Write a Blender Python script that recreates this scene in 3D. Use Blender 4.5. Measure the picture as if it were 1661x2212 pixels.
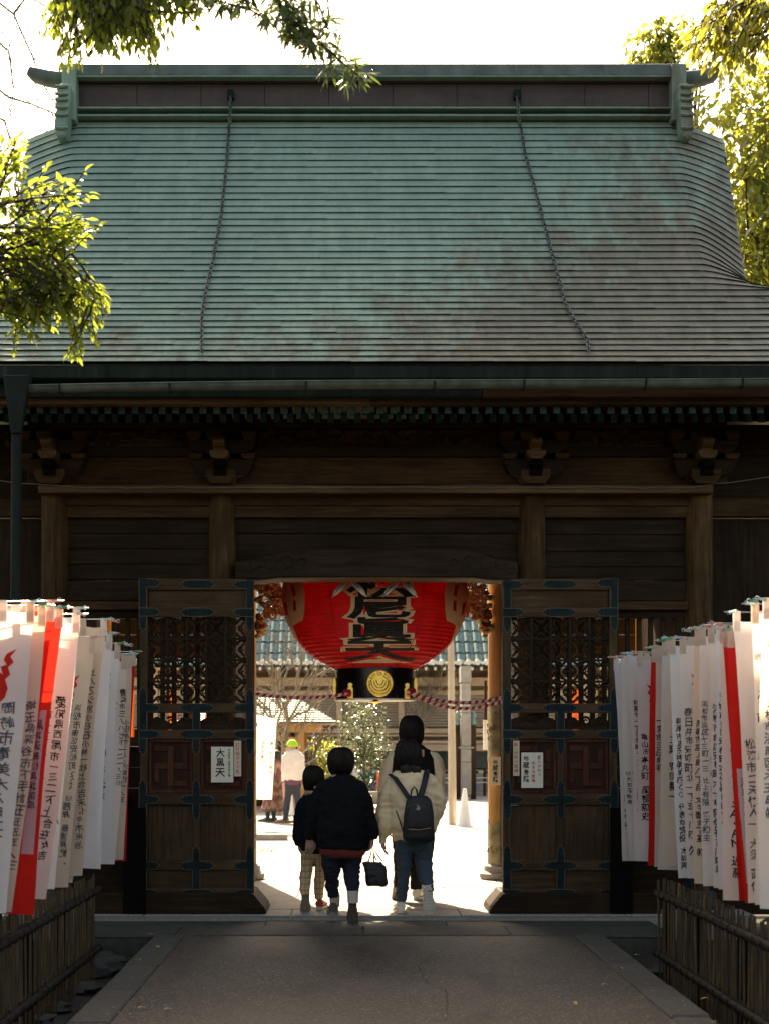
import bpy, bmesh, math, random
from mathutils import Vector, Matrix, noise as mnoise, Euler
rnd = random.Random(7)
for _o in list(bpy.data.objects): bpy.data.objects.remove(_o)
SC = bpy.context.scene
COL = SC.collection
rad = math.radians
# ------------------------------------------------------------------ camera, sky, sun, exposure
F, CX, CY, CH, CAMX = 3000.0, 755.0, 1608.0, 1.5, -0.25     # survey of the photograph: focal length, principal point, eye height
cam = bpy.data.cameras.new('camera')
cam.sensor_fit = 'VERTICAL'; cam.sensor_height = 36; cam.sensor_width = 27
cam.lens = 36 * F / 2212
cam.shift_x = (830.5 - CX) / 2212; cam.shift_y = (CY - 1106) / 2212
cam.clip_start = .1; cam.clip_end = 2000
cam.dof.use_dof = True; cam.dof.focus_distance = 12.2; cam.dof.aperture_fstop = 2.8
camo = bpy.data.objects.new('camera', cam); COL.objects.link(camo)
camo.location = (CAMX, 0, CH); camo.rotation_euler = (rad(90), 0, 0)
SC.camera = camo
SUN_EL, SUN_AZ = rad(45), rad(-15)                           # azimuth measured from +Y (away from the camera) towards +X
world = bpy.data.worlds.new('World'); SC.world = world; world.use_nodes = True
_nt = world.node_tree; _bg = _nt.nodes['Background']
_sky = _nt.nodes.new('ShaderNodeTexSky'); _sky.sky_type = 'NISHITA'; _sky.sun_disc = False
_sky.sun_elevation = SUN_EL; _sky.sun_rotation = SUN_AZ
_sky.air_density = 1.0; _sky.dust_density = 4.0; _sky.ozone_density = 1.0
_nt.links.new(_sky.outputs[0], _bg.inputs[0]); _bg.inputs[1].default_value = 0.10
sun = bpy.data.lights.new('sun', 'SUN'); sun.energy = 5.0; sun.angle = rad(.5); sun.color = (1, .94, .84)
suno = bpy.data.objects.new('sun', sun); COL.objects.link(suno)
SDIR = Vector((math.sin(SUN_AZ) * math.cos(SUN_EL), math.cos(SUN_AZ) * math.cos(SUN_EL), math.sin(SUN_EL)))
suno.rotation_euler = (-SDIR).to_track_quat('-Z', 'Y').to_euler(); suno.location = (0, 0, 30)
SC.view_settings.view_transform = 'Standard'; SC.view_settings.look = 'None'
SC.view_settings.exposure = 2.12; SC.view_settings.gamma = 1; SC.view_settings.use_curve_mapping = False
SC.view_settings.use_white_balance = True; SC.view_settings.white_balance_temperature = 8600; SC.view_settings.white_balance_tint = 10
SC.render.engine = 'CYCLES'
SC.cycles.use_denoising = True; SC.cycles.max_bounces = 8; SC.cycles.diffuse_bounces = 4
SC.cycles.transparent_max_bounces = 6; SC.cycles.caustics_reflective = False; SC.cycles.caustics_refractive = False
SC.cycles.sample_clamp_indirect = 6
# ------------------------------------------------------------------ survey helpers
def WX(px, z): return CAMX + (px - CX) * z / F
def WZ(py, z): return CH - (py - CY) * z / F
def W(px, py, z): return Vector((WX(px, z), z, WZ(py, z)))
def lerp(a, b, t): return a + (b - a) * t
def smooth(t):
    t = max(0., min(1., t)); return t * t * (3 - 2 * t)
def link(o): COL.objects.link(o); return o
def tag(o, label=None, cat=None, group=None, kind=None):
    if label: o['label'] = label
    if cat: o['category'] = cat
    if group: o['group'] = group
    if kind: o['kind'] = kind
    return o
def thing(name, loc, label, cat, group=None, rz=0):
    o = bpy.data.objects.new(name, None); o.empty_display_size = .1
    o.location = loc; o.rotation_euler = (0, 0, rz); link(o)
    return tag(o, label, cat, group)
WMAT = {}                                                    # world location of every parent made here
def wloc(p):
    v = Vector((0, 0, 0))
    while p is not None: v = v + p.location; p = p.parent
    return v
def place(o, parent, loc):
    if parent is not None:
        o.parent = parent; o.location = Vector(loc) - wloc(parent)
    else: o.location = loc
    return o
class MB:
    def __init__(s): s.v = []; s.f = []; s.m = []
    def add(s, vs, fs, m=0):
        n = len(s.v); s.v += [tuple(a) for a in vs]
        s.f += [tuple(i + n for i in f) for f in fs]; s.m += [m] * len(fs); return s
    def box(s, x0, x1, y0, y1, z0, z1, m=0):
        return s.add([(x0,y0,z0),(x1,y0,z0),(x1,y1,z0),(x0,y1,z0),(x0,y0,z1),(x1,y0,z1),(x1,y1,z1),(x0,y1,z1)],
                     [(0,3,2,1),(4,5,6,7),(0,1,5,4),(1,2,6,5),(2,3,7,6),(3,0,4,7)], m)
    def obox(s, M, hx, hy, hz, m=0):
        vs = [M @ Vector((a*hx, b*hy, c*hz)) for c in (-1,1) for a, b in ((-1,-1),(1,-1),(1,1),(-1,1))]
        return s.add(vs, [(0,3,2,1),(4,5,6,7),(0,1,5,4),(1,2,6,5),(2,3,7,6),(3,0,4,7)], m)
    def bar(s, a, b, w, h, m=0, up=(0,0,1)):                 # rectangular bar from a to b
        a, b = Vector(a), Vector(b); d = (b-a); L = d.length; d.normalize()
        u = Vector(up); x = d.cross(u)
        if x.length < 1e-4: x = d.cross(Vector((1,0,0)))
        x.normalize(); u = x.cross(d)
        M = Matrix((x, d, u)).transposed().to_4x4(); M.translation = (a+b)/2
        return s.obox(M, w/2, L/2, h/2, m)
    def prism(s, poly, y0, y1, m=0, plane='xz'):              # polygon in the plane, extruded along the third axis
        n = len(poly)
        def q(p, t):
            return (p[0], t, p[1]) if plane == 'xz' else ((t, p[0], p[1]) if plane == 'yz' else (p[0], p[1], t))
        A = 0.
        for i in range(n): A += poly[i][0]*poly[(i+1)%n][1] - poly[(i+1)%n][0]*poly[i][1]
        pl = list(poly) if A > 0 else list(poly)[::-1]
        vs = [q(p, y0) for p in pl] + [q(p, y1) for p in pl]
        fs = [tuple(range(n)), tuple(range(2*n-1, n-1, -1))] + [(i+n, (i+1)%n+n, (i+1)%n, i) for i in range(n)]
        if plane == 'yz' or plane == 'xy': fs = [f[::-1] for f in fs]
        return s.add(vs, fs, m)
    def tube(s, pts, rs, n=8, m=0, cap=True, flat=1.0):
        pts = [Vector(p) for p in pts]
        if not hasattr(rs, '__len__'): rs = [rs]*len(pts)
        vs = []; u = None
        for i, p in enumerate(pts):
            d = (pts[min(i+1, len(pts)-1)] - pts[max(i-1, 0)])
            if d.length < 1e-9: d = Vector((0,0,1))
            d.normalize()
            if u is None:
                u = d.cross(Vector((0,0,1)))
                if u.length < .05: u = d.cross(Vector((1,0,0)))
            u = u - d*u.dot(d)
            if u.length < 1e-6: u = d.orthogonal()
            u.normalize(); w = d.cross(u)
            for k in range(n):
                a = 2*math.pi*k/n
                vs.append(p + (u*math.cos(a) + w*math.sin(a)*flat)*rs[i])
        fs = []
        for i in range(len(pts)-1):
            for k in range(n):
                fs.append((i*n+k, i*n+(k+1)%n, (i+1)*n+(k+1)%n, (i+1)*n+k))
        if cap: fs += [tuple(range(n-1, -1, -1)), tuple((len(pts)-1)*n+k for k in range(n))]
        return s.add(vs, fs, m)
    def lathe(s, prof, c=(0,0,0), n=24, m=0, sy=1.0):         # prof: (radius, z)
        vs = []; fs = []
        for r, z in prof:
            for k in range(n):
                a = 2*math.pi*k/n; vs.append((c[0]+r*math.cos(a), c[1]+r*math.sin(a)*sy, c[2]+z))
        for i in range(len(prof)-1):
            for k in range(n): fs.append((i*n+k, i*n+(k+1)%n, (i+1)*n+(k+1)%n, (i+1)*n+k))
        fs += [tuple(range(n-1,-1,-1)), tuple((len(prof)-1)*n+k for k in range(n))]
        return s.add(vs, fs, m)
    def rings(s, rings, m=0, cap=True):                       # list of equal-length closed rings
        n = len(rings[0]); vs = [v for r in rings for v in r]; fs = []
        for i in range(len(rings)-1):
            for k in range(n): fs.append((i*n+k, i*n+(k+1)%n, (i+1)*n+(k+1)%n, (i+1)*n+k))
        if cap: fs += [tuple(range(n-1,-1,-1)), tuple((len(rings)-1)*n+k for k in range(n))]
        return s.add(vs, fs, m)
    def blob(s, c, rx, ry, rz, n=10, m=0, nz=0., seed=0):
        c = Vector(c); vs = []; fs = []; k2 = max(4, n//2)
        for i in range(k2+1):
            th = math.pi*i/k2
            for k in range(n):
                a = 2*math.pi*k/n
                d = Vector((math.sin(th)*math.cos(a), math.sin(th)*math.sin(a), -math.cos(th)))
                q = 1 + (nz*mnoise.noise(d*1.7 + Vector((seed*3.1, seed*1.7, 0))) if nz else 0)
                vs.append(c + Vector((d.x*rx, d.y*ry, d.z*rz))*q)
        for i in range(k2):
            for k in range(n): fs.append((i*n+k, i*n+(k+1)%n, (i+1)*n+(k+1)%n, (i+1)*n+k))
        return s.add(vs, fs, m)
    def grid(s, fn, nu, nv, m=0):
        vs = [fn(i/nu, j/nv) for j in range(nv+1) for i in range(nu+1)]
        fs = [(j*(nu+1)+i, j*(nu+1)+i+1, (j+1)*(nu+1)+i+1, (j+1)*(nu+1)+i) for j in range(nv) for i in range(nu)]
        return s.add(vs, fs, m)
    def mesh(s, name, mats, c=(0,0,0), sm=None):
        me = bpy.data.meshes.new(name)
        cx, cy, cz = c
        me.from_pydata([(x-cx, y-cy, z-cz) for x, y, z in s.v], [], s.f)
        if not isinstance(mats, (list, tuple)): mats = [mats]
        for mt in mats: me.materials.append(mt)
        if len(mats) > 1: me.polygons.foreach_set('material_index', s.m)
        if sm is not None:
            me.polygons.foreach_set('use_smooth', [True]*len(me.polygons))
            if sm < 180: me.set_sharp_from_angle(angle=rad(sm))
        me.update(); return me
    def build(s, name, mats, parent=None, sm=None, bevel=0, c=None):
        if c is None:
            xs = [v[0] for v in s.v]; ys = [v[1] for v in s.v]; zs = [v[2] for v in s.v]
            c = ((min(xs)+max(xs))/2, (min(ys)+max(ys))/2, min(zs) if parent is None else (min(zs)+max(zs))/2)
        o = bpy.data.objects.new(name, s.mesh(name, mats, c, sm)); link(o); place(o, parent, c)
        if bevel:
            b = o.modifiers.new('bevel', 'BEVEL'); b.width = bevel; b.segments = 1; b.limit_method = 'ANGLE'; b.angle_limit = rad(40)
        return o
def fix_normals(o):
    bm = bmesh.new(); bm.from_mesh(o.data); bmesh.ops.recalc_face_normals(bm, faces=bm.faces); bm.to_mesh(o.data); bm.free()
def inst(name, me, parent, loc, rot=None, scale=None):
    o = bpy.data.objects.new(name, me); link(o); place(o, parent, loc)
    if rot is not None: o.rotation_euler = rot
    if scale is not None: o.scale = scale
    return o
# ------------------------------------------------------------------ materials
class NT:
    def __init__(s, name):
        s.mat = bpy.data.materials.new(name); s.mat.use_nodes = True
        s.t = s.mat.node_tree; s.b = s.t.nodes['Principled BSDF']; s.out = s.t.nodes['Material Output']
        s.co = s.n('ShaderNodeTexCoord').outputs['Object']
    def n(s, k, **kw):
        x = s.t.nodes.new(k)
        for a, v in kw.items():
            if a in x.inputs: s.set(x, a, v)
            else: setattr(x, a, v)
        return x
    def set(s, x, a, v):
        if isinstance(v, bpy.types.NodeSocket): s.t.links.new(v, x.inputs[a])
        else: x.inputs[a].default_value = v
    def rndco(s, k=7.):
        oi = s.n('ShaderNodeObjectInfo'); m = s.n('ShaderNodeVectorMath', operation='MULTIPLY_ADD')
        cb = s.n('ShaderNodeCombineXYZ'); s.set(cb, 0, oi.outputs['Random']); s.set(cb, 1, oi.outputs['Random']); s.set(cb, 2, oi.outputs['Random'])
        s.set(m, 0, cb.outputs[0]); m.inputs[1].default_value = (k, k*1.7, k*.6); s.set(m, 2, s.co)
        return m.outputs[0]
    def map(s, co, sc):
        m = s.n('ShaderNodeMapping'); s.set(m, 'Vector', co); m.inputs['Scale'].default_value = sc; return m.outputs[0]
    def noise(s, co, scale, detail=4, rough=.55, dist=0):
        x = s.n('ShaderNodeTexNoise'); s.set(x, 'Vector', co); x.inputs['Scale'].default_value = scale
        x.inputs['Detail'].default_value = detail; x.inputs['Roughness'].default_value = rough; x.inputs['Distortion'].default_value = dist
        return x.outputs['Fac']
    def ramp(s, f, *st):
        x = s.n('ShaderNodeValToRGB'); s.set(x, 'Fac', f); e = x.color_ramp.elements
        while len(e) < len(st): e.new(.5)
        for el, (p, c) in zip(e, st):
            el.position = p; el.color = (*c, 1) if hasattr(c, '__len__') else (c, c, c, 1)
        return x.outputs['Color']
    def mix(s, f, a, b, mode='MIX'):
        x = s.n('ShaderNodeMix', data_type='RGBA', blend_type=mode)
        for i, v in ((0, f), (6, a), (7, b)):
            if isinstance(v, bpy.types.NodeSocket): s.t.links.new(v, x.inputs[i])
            else: x.inputs[i].default_value = v if i == 0 else (*v, 1)
        return x.outputs[2]
    def bump(s, h, st=.3, d=.01):
        x = s.n('ShaderNodeBump'); x.inputs['Strength'].default_value = st; x.inputs['Distance'].default_value = d
        s.set(x, 'Height', h); s.set(s.b, 'Normal', x.outputs[0])
    def fin(s, col, rough=.7, metal=0, spec=.5):
        s.set(s.b, 'Base Color', (*col, 1) if isinstance(col, tuple) else col)
        s.set(s.b, 'Roughness', rough); s.set(s.b, 'Metallic', metal); s.b.inputs['Specular IOR Level'].default_value = spec
        return s.mat
    def translucent(s, col, fac):
        tr = s.n('ShaderNodeBsdfTranslucent'); mx = s.n('ShaderNodeMixShader'); mx.inputs[0].default_value = fac
        s.set(tr, 'Color', (*col, 1) if isinstance(col, tuple) else col)
        s.t.links.new(s.b.outputs[0], mx.inputs[1]); s.t.links.new(tr.outputs[0], mx.inputs[2])
        s.t.links.new(mx.outputs[0], s.out.inputs['Surface'])
def wood(name, dark, light, ax='x', rough=.75, bump=.35, stain=.45, spec=.1):
    k = NT(name); co = k.rndco()
    sc = {'x': (1, 14, 14), 'y': (14, 1, 14), 'z': (14, 14, 1)}[ax]
    g = k.noise(k.map(co, sc), 2.2, 6, .6, .4); fine = k.noise(k.map(co, tuple(q*3 for q in sc)), 5, 3)
    big = k.noise(co, 1.6, 3)
    c = k.mix(.25, k.ramp(g, (.3, dark), (.72, light)), k.ramp(fine, (.35, dark), (.7, light)))
    c = k.mix(k.ramp(big, (.38, stain), (.62, 0.)), c, tuple(q*.45 for q in dark))
    bl = k.noise(k.map(co, tuple(q*1.6 for q in sc)), 1.3, 5, .7)
    c = k.mix(k.ramp(bl, (.62, 0.), (.76, .55)), c, tuple(min(.8, q*1.7) for q in light))
    c = k.mix(k.ramp(k.noise(k.map(co, tuple(q*2.4 if q == 14 else .6 for q in sc)), 1.6, 2, .5), (.27, .8), (.32, 0.)), c, tuple(q*.25 for q in dark))
    k.bump(g, bump, .006)
    return k.fin(c, k.ramp(g, (.3, rough), (.7, rough-.15)), 0, spec)
def plain(name, col, rough=.6, metal=0, var=.15, scale=6, bump=0, spec=.4):
    k = NT(name); co = k.rndco(); f = k.noise(co, scale, 4)
    c = k.ramp(f, (.3, tuple(q*(1-var) for q in col)), (.7, tuple(min(1, q*(1+var)) for q in col)))
    if bump: k.bump(k.noise(co, scale*6, 4), bump, .004)
    return k.fin(c, rough, metal, spec)
def cloth(name, col, tr=None, fac=.0, rough=.9, var=.1, weave=420, bump=.15):
    k = NT(name); co = k.rndco(); f = k.noise(co, 3.5, 4)
    c = k.ramp(f, (.3, tuple(q*(1-var) for q in col)), (.7, tuple(min(1, q*(1+var)) for q in col)))
    k.bump(k.noise(co, weave, 2), bump, .0015)
    m = k.fin(c, rough, 0, .15)
    if fac: k.translucent(tr or col, fac)
    return m
M = {}
M['wood_x'] = wood('weathered_wood_x', (.030,.0150,.0066), (.105,.055,.023), 'x')
M['wood_z'] = wood('weathered_wood_z', (.026,.0135,.0065), (.082,.044,.020), 'z')
M['wood_y'] = wood('weathered_wood_y', (.026,.016,.009), (.085,.05,.027), 'y')
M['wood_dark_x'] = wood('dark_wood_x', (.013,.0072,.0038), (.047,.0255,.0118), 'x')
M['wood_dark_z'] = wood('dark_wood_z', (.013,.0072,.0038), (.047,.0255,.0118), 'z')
M['wood_pale_x'] = wood('pale_wood_x', (.075,.040,.019), (.20,.115,.058), 'x')
M['wood_col'] = wood('column_wood', (.040,.020,.008), (.17,.094,.038), 'z', stain=.65)
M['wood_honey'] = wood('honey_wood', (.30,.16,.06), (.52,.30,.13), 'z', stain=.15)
M['wood_door'] = wood('door_wood', (.034,.0195,.0098), (.125,.074,.037), 'z')
M['wood_door_x'] = wood('door_wood_x', (.034,.0195,.0098), (.125,.074,.037), 'x')
M['wood_red'] = wood('red_lacquer_wood', (.055,.018,.010), (.115,.042,.022), 'z', bump=.7)
M['carved'] = wood('carved_wood', (.028,.016,.008), (.12,.068,.034), 'x', bump=.6)
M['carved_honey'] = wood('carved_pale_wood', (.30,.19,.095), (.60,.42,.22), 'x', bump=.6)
M['black'] = plain('black_lacquer', (.006,.006,.007), .25, spec=.5)
M['near_black'] = plain('near_black_matt', (.006,.005,.0045), 1., 0, .1, 6, 0, .05)
M['iron'] = plain('dark_blue_iron', (.006,.015,.0165), .75, 0, .5, 9, .4, .2)
M['iron_edge'] = plain('worn_edge_paint', (.10,.075,.042), .8)
M['gold'] = plain('gold_leaf', (.83,.52,.12), .32, .9, .12, 5)
M['bronze'] = plain('bronze_sheet', (.20,.17,.10), .5, .6, .4, 9, .5)
M['steel'] = plain('steel_wire', (.55,.55,.53), .3, .9)
M['chain'] = plain('chain_iron', (.10,.105,.10), .45, .7, .3, 20)
M['paper'] = plain('paper', (.72,.66,.52), .9, 0, .04)
M['paper_old'] = plain('yellowed_paper', (.62,.52,.38), .9, 0, .06)
M['ink'] = plain('black_ink', (.015,.016,.02), .85)
M['ink_grey'] = plain('faded_ink', (.07,.075,.085), .9, 0, .35, 9)
M['ink_red'] = plain('red_ink', (.55,.04,.03), .85)
M['banner'] = cloth('white_cotton', (.74,.70,.68), (.80,.66,.55), .42, var=.06)
M['banner_tan'] = cloth('unbleached_cotton', (.66,.56,.46), (.72,.52,.38), .42, var=.06)
M['banner_blue'] = cloth('cool_white_cotton', (.70,.71,.74), (.7,.68,.66), .40, var=.06)
M['banner_red'] = cloth('red_cotton', (.60,.022,.02), (.72,.03,.02), .38, var=.10)
M['print_red'] = cloth('red_print', (.58,.03,.025), (.8,.06,.03), .35)
M['print_white'] = cloth('white_print', (.76,.70,.66), (.8,.7,.6), .35)
for nm, c in (('peg_green',(.04,.30,.14)),('peg_clear',(.35,.52,.52)),('peg_pink',(.62,.26,.22)),('peg_yellow',(.5,.46,.16))):
    M[nm] = plain(nm, c, .3, 0, .1)
def _bamboo():
    k = NT('bamboo_cane'); co = k.rndco(11.)
    g = k.noise(k.map(co, (30, 30, 1.5)), 2.5, 4)
    c = k.ramp(g, (.25, (.02,.012,.005)), (.55, (.06,.034,.013)), (.85, (.24,.15,.06)))
    w = k.n('ShaderNodeSeparateXYZ'); k.set(w, 0, co)
    return k.fin(c, .45, 0, .4)
M['bamboo'] = _bamboo()
M['bamboo_black'] = plain('dark_split_bamboo', (.006,.0055,.0045), .6, 0, .3, 12, 0, .2)
def _copper():
    k = NT('verdigris_copper'); geo = k.n('ShaderNodeNewGeometry').outputs['Position']
    oi = k.n('ShaderNodeObjectInfo').outputs['Random']
    f1 = k.noise(geo, .55, 4, .6); f2 = k.noise(k.map(geo, (9, 2.5, 2.5)), 1.0, 5, .65); f3 = k.noise(geo, 26, 3, .6)
    green = k.ramp(f2, (.22, (.175,.255,.192)), (.5, (.228,.322,.245)), (.8, (.295,.40,.305)))
    sx = k.n('ShaderNodeSeparateXYZ'); k.set(sx, 0, geo)
    # brown (unpatinated) patches are commoner low on the slope and towards the right-hand end
    a = k.n('ShaderNodeMapRange'); k.set(a, 0, sx.outputs[2]); a.inputs[1].default_value = 6.8; a.inputs[2].default_value = 4.7
    b = k.n('ShaderNodeMapRange'); k.set(b, 0, sx.outputs[0]); b.inputs[1].default_value = -.6; b.inputs[2].default_value = 3.0
    ab = k.n('ShaderNodeMath', operation='MULTIPLY_ADD'); k.set(ab, 0, b.outputs[0]); ab.inputs[1].default_value = .62
    sc = k.n('ShaderNodeMath', operation='MULTIPLY'); k.set(sc, 0, a.outputs[0]); sc.inputs[1].default_value = .54; k.set(ab, 2, sc.outputs[0])
    n2 = k.n('ShaderNodeMath', operation='MULTIPLY_ADD'); k.set(n2, 0, k.noise(k.map(geo, (3.2, 1.6, 1.6)), 1.5, 5, .7)); n2.inputs[1].default_value = 1.1
    s0 = k.n('ShaderNodeMath', operation='SUBTRACT'); k.set(s0, 0, ab.outputs[0]); s0.inputs[1].default_value = .62; k.set(n2, 2, s0.outputs[0])
    msk = k.ramp(n2.outputs[0], (.36, 0.), (.66, .85))
    brown = k.ramp(f2, (.3, (.115,.078,.048)), (.75, (.22,.168,.112)))
    c = k.mix(msk, green, brown)
    c = k.mix(k.ramp(f1, (.35, .35), (.65, 0.)), c, (.115,.165,.14))
    c = k.mix(k.ramp(f3, (.45, 0.), (.8, .3)), c, (.12,.16,.135))
    v = k.n('ShaderNodeMapRange'); k.set(v, 0, oi); v.inputs[3].default_value = .96; v.inputs[4].default_value = 1.04
    hs = k.n('ShaderNodeHueSaturation'); k.set(hs, 'Color', c); k.set(hs, 'Value', v.outputs[0])
    k.bump(f2, .12, .01)
    return k.fin(hs.outputs[0], k.ramp(f2, (.3, .78), (.8, .68)), .0, .3)
M['copper'] = _copper()
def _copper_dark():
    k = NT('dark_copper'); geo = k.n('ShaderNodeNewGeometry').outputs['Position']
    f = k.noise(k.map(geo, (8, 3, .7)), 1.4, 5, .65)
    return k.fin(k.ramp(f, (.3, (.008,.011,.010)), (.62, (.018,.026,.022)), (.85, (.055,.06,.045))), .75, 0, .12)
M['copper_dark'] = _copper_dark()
def _copper_brown():
    k = NT('brown_copper'); geo = k.n('ShaderNodeNewGeometry').outputs['Position']
    f = k.noise(k.map(geo, (1.2, 3, 4)), 1.6, 5, .65); g = k.noise(k.map(geo, (7, 3, 1)), 2, 4)
    c = k.ramp(f, (.3, (.038,.022,.017)), (.7, (.08,.05,.038)))
    c = k.mix(k.ramp(g, (.55, 0.), (.75, .4)), c, (.06,.075,.065))
    return k.fin(c, .55, .1, .4)
M['copper_brown'] = _copper_brown()
def _asphalt():
    k = NT('asphalt'); geo = k.n('ShaderNodeNewGeometry').outputs['Position']
    v = k.n('ShaderNodeTexVoronoi'); k.set(v, 'Vector', geo); v.inputs['Scale'].default_value = 85
    f = k.noise(geo, 160, 3, .6); big = k.noise(geo, .9, 4)
    c = k.ramp(v.outputs['Color'], (.1, (.016,.014,.012)), (.6, (.047,.040,.032)), (.95, (.16,.13,.095)))
    c = k.mix(k.ramp(big, (.35, 0.), (.7, .45)), c, (.10,.082,.060)); st = k.noise(k.map(geo, (1.6, .5, 1)), 1.7, 5, .65); c = k.mix(k.ramp(st, (.30, .6), (.46, 0.)), c, (.018,.016,.014))
    k.bump(v.outputs['Distance'], .7, .006)
    return k.fin(c, k.ramp(f, (.3, .8), (.7, .55)), 0, .45)
M['asphalt'] = _asphalt()
def stone(name, a, b, scale=40, rough=.85, bump=.3):
    k = NT(name); co = k.rndco(5.); f = k.noise(co, scale, 5, .7); g = k.noise(co, 2.2, 4)
    c = k.mix(k.ramp(g, (.35, .35), (.65, 0.)), k.ramp(f, (.3, a), (.7, b)), tuple(q*.6 for q in a))
    k.bump(f, bump, .006); return k.fin(c, rough, 0, .35)
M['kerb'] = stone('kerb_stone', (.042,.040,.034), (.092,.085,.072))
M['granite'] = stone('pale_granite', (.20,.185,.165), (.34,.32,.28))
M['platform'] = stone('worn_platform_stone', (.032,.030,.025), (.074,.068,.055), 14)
M['rock'] = stone('mossy_rock', (.022,.022,.017), (.05,.048,.038), 9, bump=.6)
M['soil'] = stone('dark_soil', (.012,.011,.009), (.035,.03,.022), 30, .95, .9)
M['court'] = stone('court_paving', (.30,.27,.23), (.42,.39,.34), 12)
M['gravel'] = stone('pale_gravel', (.33,.30,.26), (.52,.48,.42), 60, .9, .8)
M['concrete'] = stone('grey_stone', (.24,.22,.195), (.33,.31,.28), 8)
M['plaster'] = plain('white_plaster', (.7,.67,.6), .9)
M['tile'] = plain('blue_green_tile', (.13,.21,.20), .6, 0, .3, 8)
M['tile_end'] = plain('sun_glint_tile_end', (.62,.60,.56), .4, 0, .1)  # sun glint on the eave tile ends put in as a pale colour
M['pole'] = wood('bare_pole_wood', (.34,.27,.2), (.52,.44,.35), 'z', stain=.2)
M['glass'] = plain('window_glass', (.05,.10,.10), .08, 0, .1, 2, 0, .6)
M['wire'] = plain('white_cable', (.20,.17,.135), .8)
M['leaf_dead'] = plain('dead_leaf', (.42,.29,.13), .8)
def leafmat(name, a, b, tr, fac=.55, rough=.4):
    k = NT(name); oi = k.n('ShaderNodeObjectInfo').outputs['Random']; geo = k.n('ShaderNodeNewGeometry')
    f = k.noise(geo.outputs['Position'], 3.5, 2)
    x = k.n('ShaderNodeMath', operation='ADD'); k.set(x, 0, f); k.set(x, 1, geo.outputs['Random Per Island']); 
    y = k.n('ShaderNodeMath', operation='MULTIPLY'); k.set(y, 0, x.outputs[0]); y.inputs[1].default_value = .5
    c = k.ramp(y.outputs[0], (.25, a), (.75, b)); k.fin(c, rough, 0, .5)
    k.translucent(k.mix(y.outputs[0], tuple(q*.75 for q in tr), tr), fac); return k.mat
M['leaf'] = leafmat('evergreen_leaf', (.03,.055,.012), (.07,.105,.022), (.42,.50,.055), .58)
M['leaf_dark'] = leafmat('podocarpus_leaf', (.022,.042,.018), (.05,.08,.03), (.16,.22,.05), .35)
M['leaf_far'] = leafmat('sunlit_far_leaf', (.05,.075,.016), (.09,.12,.03), (.46,.47,.08), .5)
M['leaf_gold'] = leafmat('yellowing_leaf', (.06,.075,.014), (.10,.11,.022), (.50,.48,.055), .58)
M['bark'] = wood('bark', (.035,.028,.02), (.11,.085,.06), 'z', bump=.9)
M['bark_pale'] = wood('pale_bark', (.13,.105,.08), (.30,.25,.19), 'z', bump=.6)
M['leaf_camellia'] = leafmat('glossy_leaf', (.04,.06,.03), (.08,.10,.05), (.22,.26,.10), .3, .25)
M['wood_red_dark'] = wood('dark_red_wood', (.028,.011,.007), (.06,.026,.015), 'z', bump=.5)
M['copper_cap'] = plain('grey_green_copper', (.10,.125,.105), .6, 0, .3, 5, 0, .2)
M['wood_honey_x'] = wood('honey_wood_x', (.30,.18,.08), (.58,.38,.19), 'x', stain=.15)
M['carved_beam'] = wood('carved_beam_wood', (.016,.0095,.0055), (.058,.034,.018), 'x', bump=.6)
M['strip_red'] = cloth('dull_red_cloth', (.34,.05,.02), (.5,.1,.03), .25)
# ------------------------------------------------------------------ lettering: glyph outlines of Blender's own fonts, cached once while the scene is still empty
TXT = {
 'L': ['岡崎市竜美大入町二丁目　原', '埼玉県深谷市下手計五五五五ノ三', '豊川吒枳尼眞天', '黒坂運輸㈲黒坂国成', '愛知県西尾市一三二下上合在々吉', '上小下上一ノ川二金工業所', '浜松市南区安松町220　㈲茜昇　最清昇紋。', '浜松市南区安松町六十㈲吉川建設　吉川實', '上ノ乙シ別小石石小林一社上合吉末佐々木米治', '名古屋市中川区三日月五四ノ六　大鶴浩', '豊橋市三ノ八七下一二一ノ三川', '小田原市二上ノ六設四一ノ五', '豊川市三上町一二ノ一八一一'],
 'R': ['亀山市御幸町二九五三　㈲大和不動産　森', '㈲大和不動産', '鈴鹿市一丁目東町一の七の九㈲大和不動産　森日出子', '亀山市本丸町　服部和史', '一宮市三日町㈱', '大口町三ノ一㈱日新', '日進市岩崎町', '㈱日工業　岡田新一', '碧南市源氏神明町四〇〇　代表取締役　木訓亮幸　十月', '春日井市気噴町北一丁五十八四　久', '岡崎市宮上町八丁目　文字書道教室　㈱', '浜松市浜区十三町一三　辻上有限　濱子㈱主', '浜松市南区安松町六十有限会社吉川建設　吉川　實〃', '浜松市南区安松町220㈱ＥＬＬり', '名古屋市天ノ　SAGAN　近藤克年', '清須市西枇杷島三二三番地', '松濱市二天保人一　大須　政保', '浜松市浜北区豊寺㈱近藤立雄', '浜松市浜南区天王町㈱'],
}
GLY = {}
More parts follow.
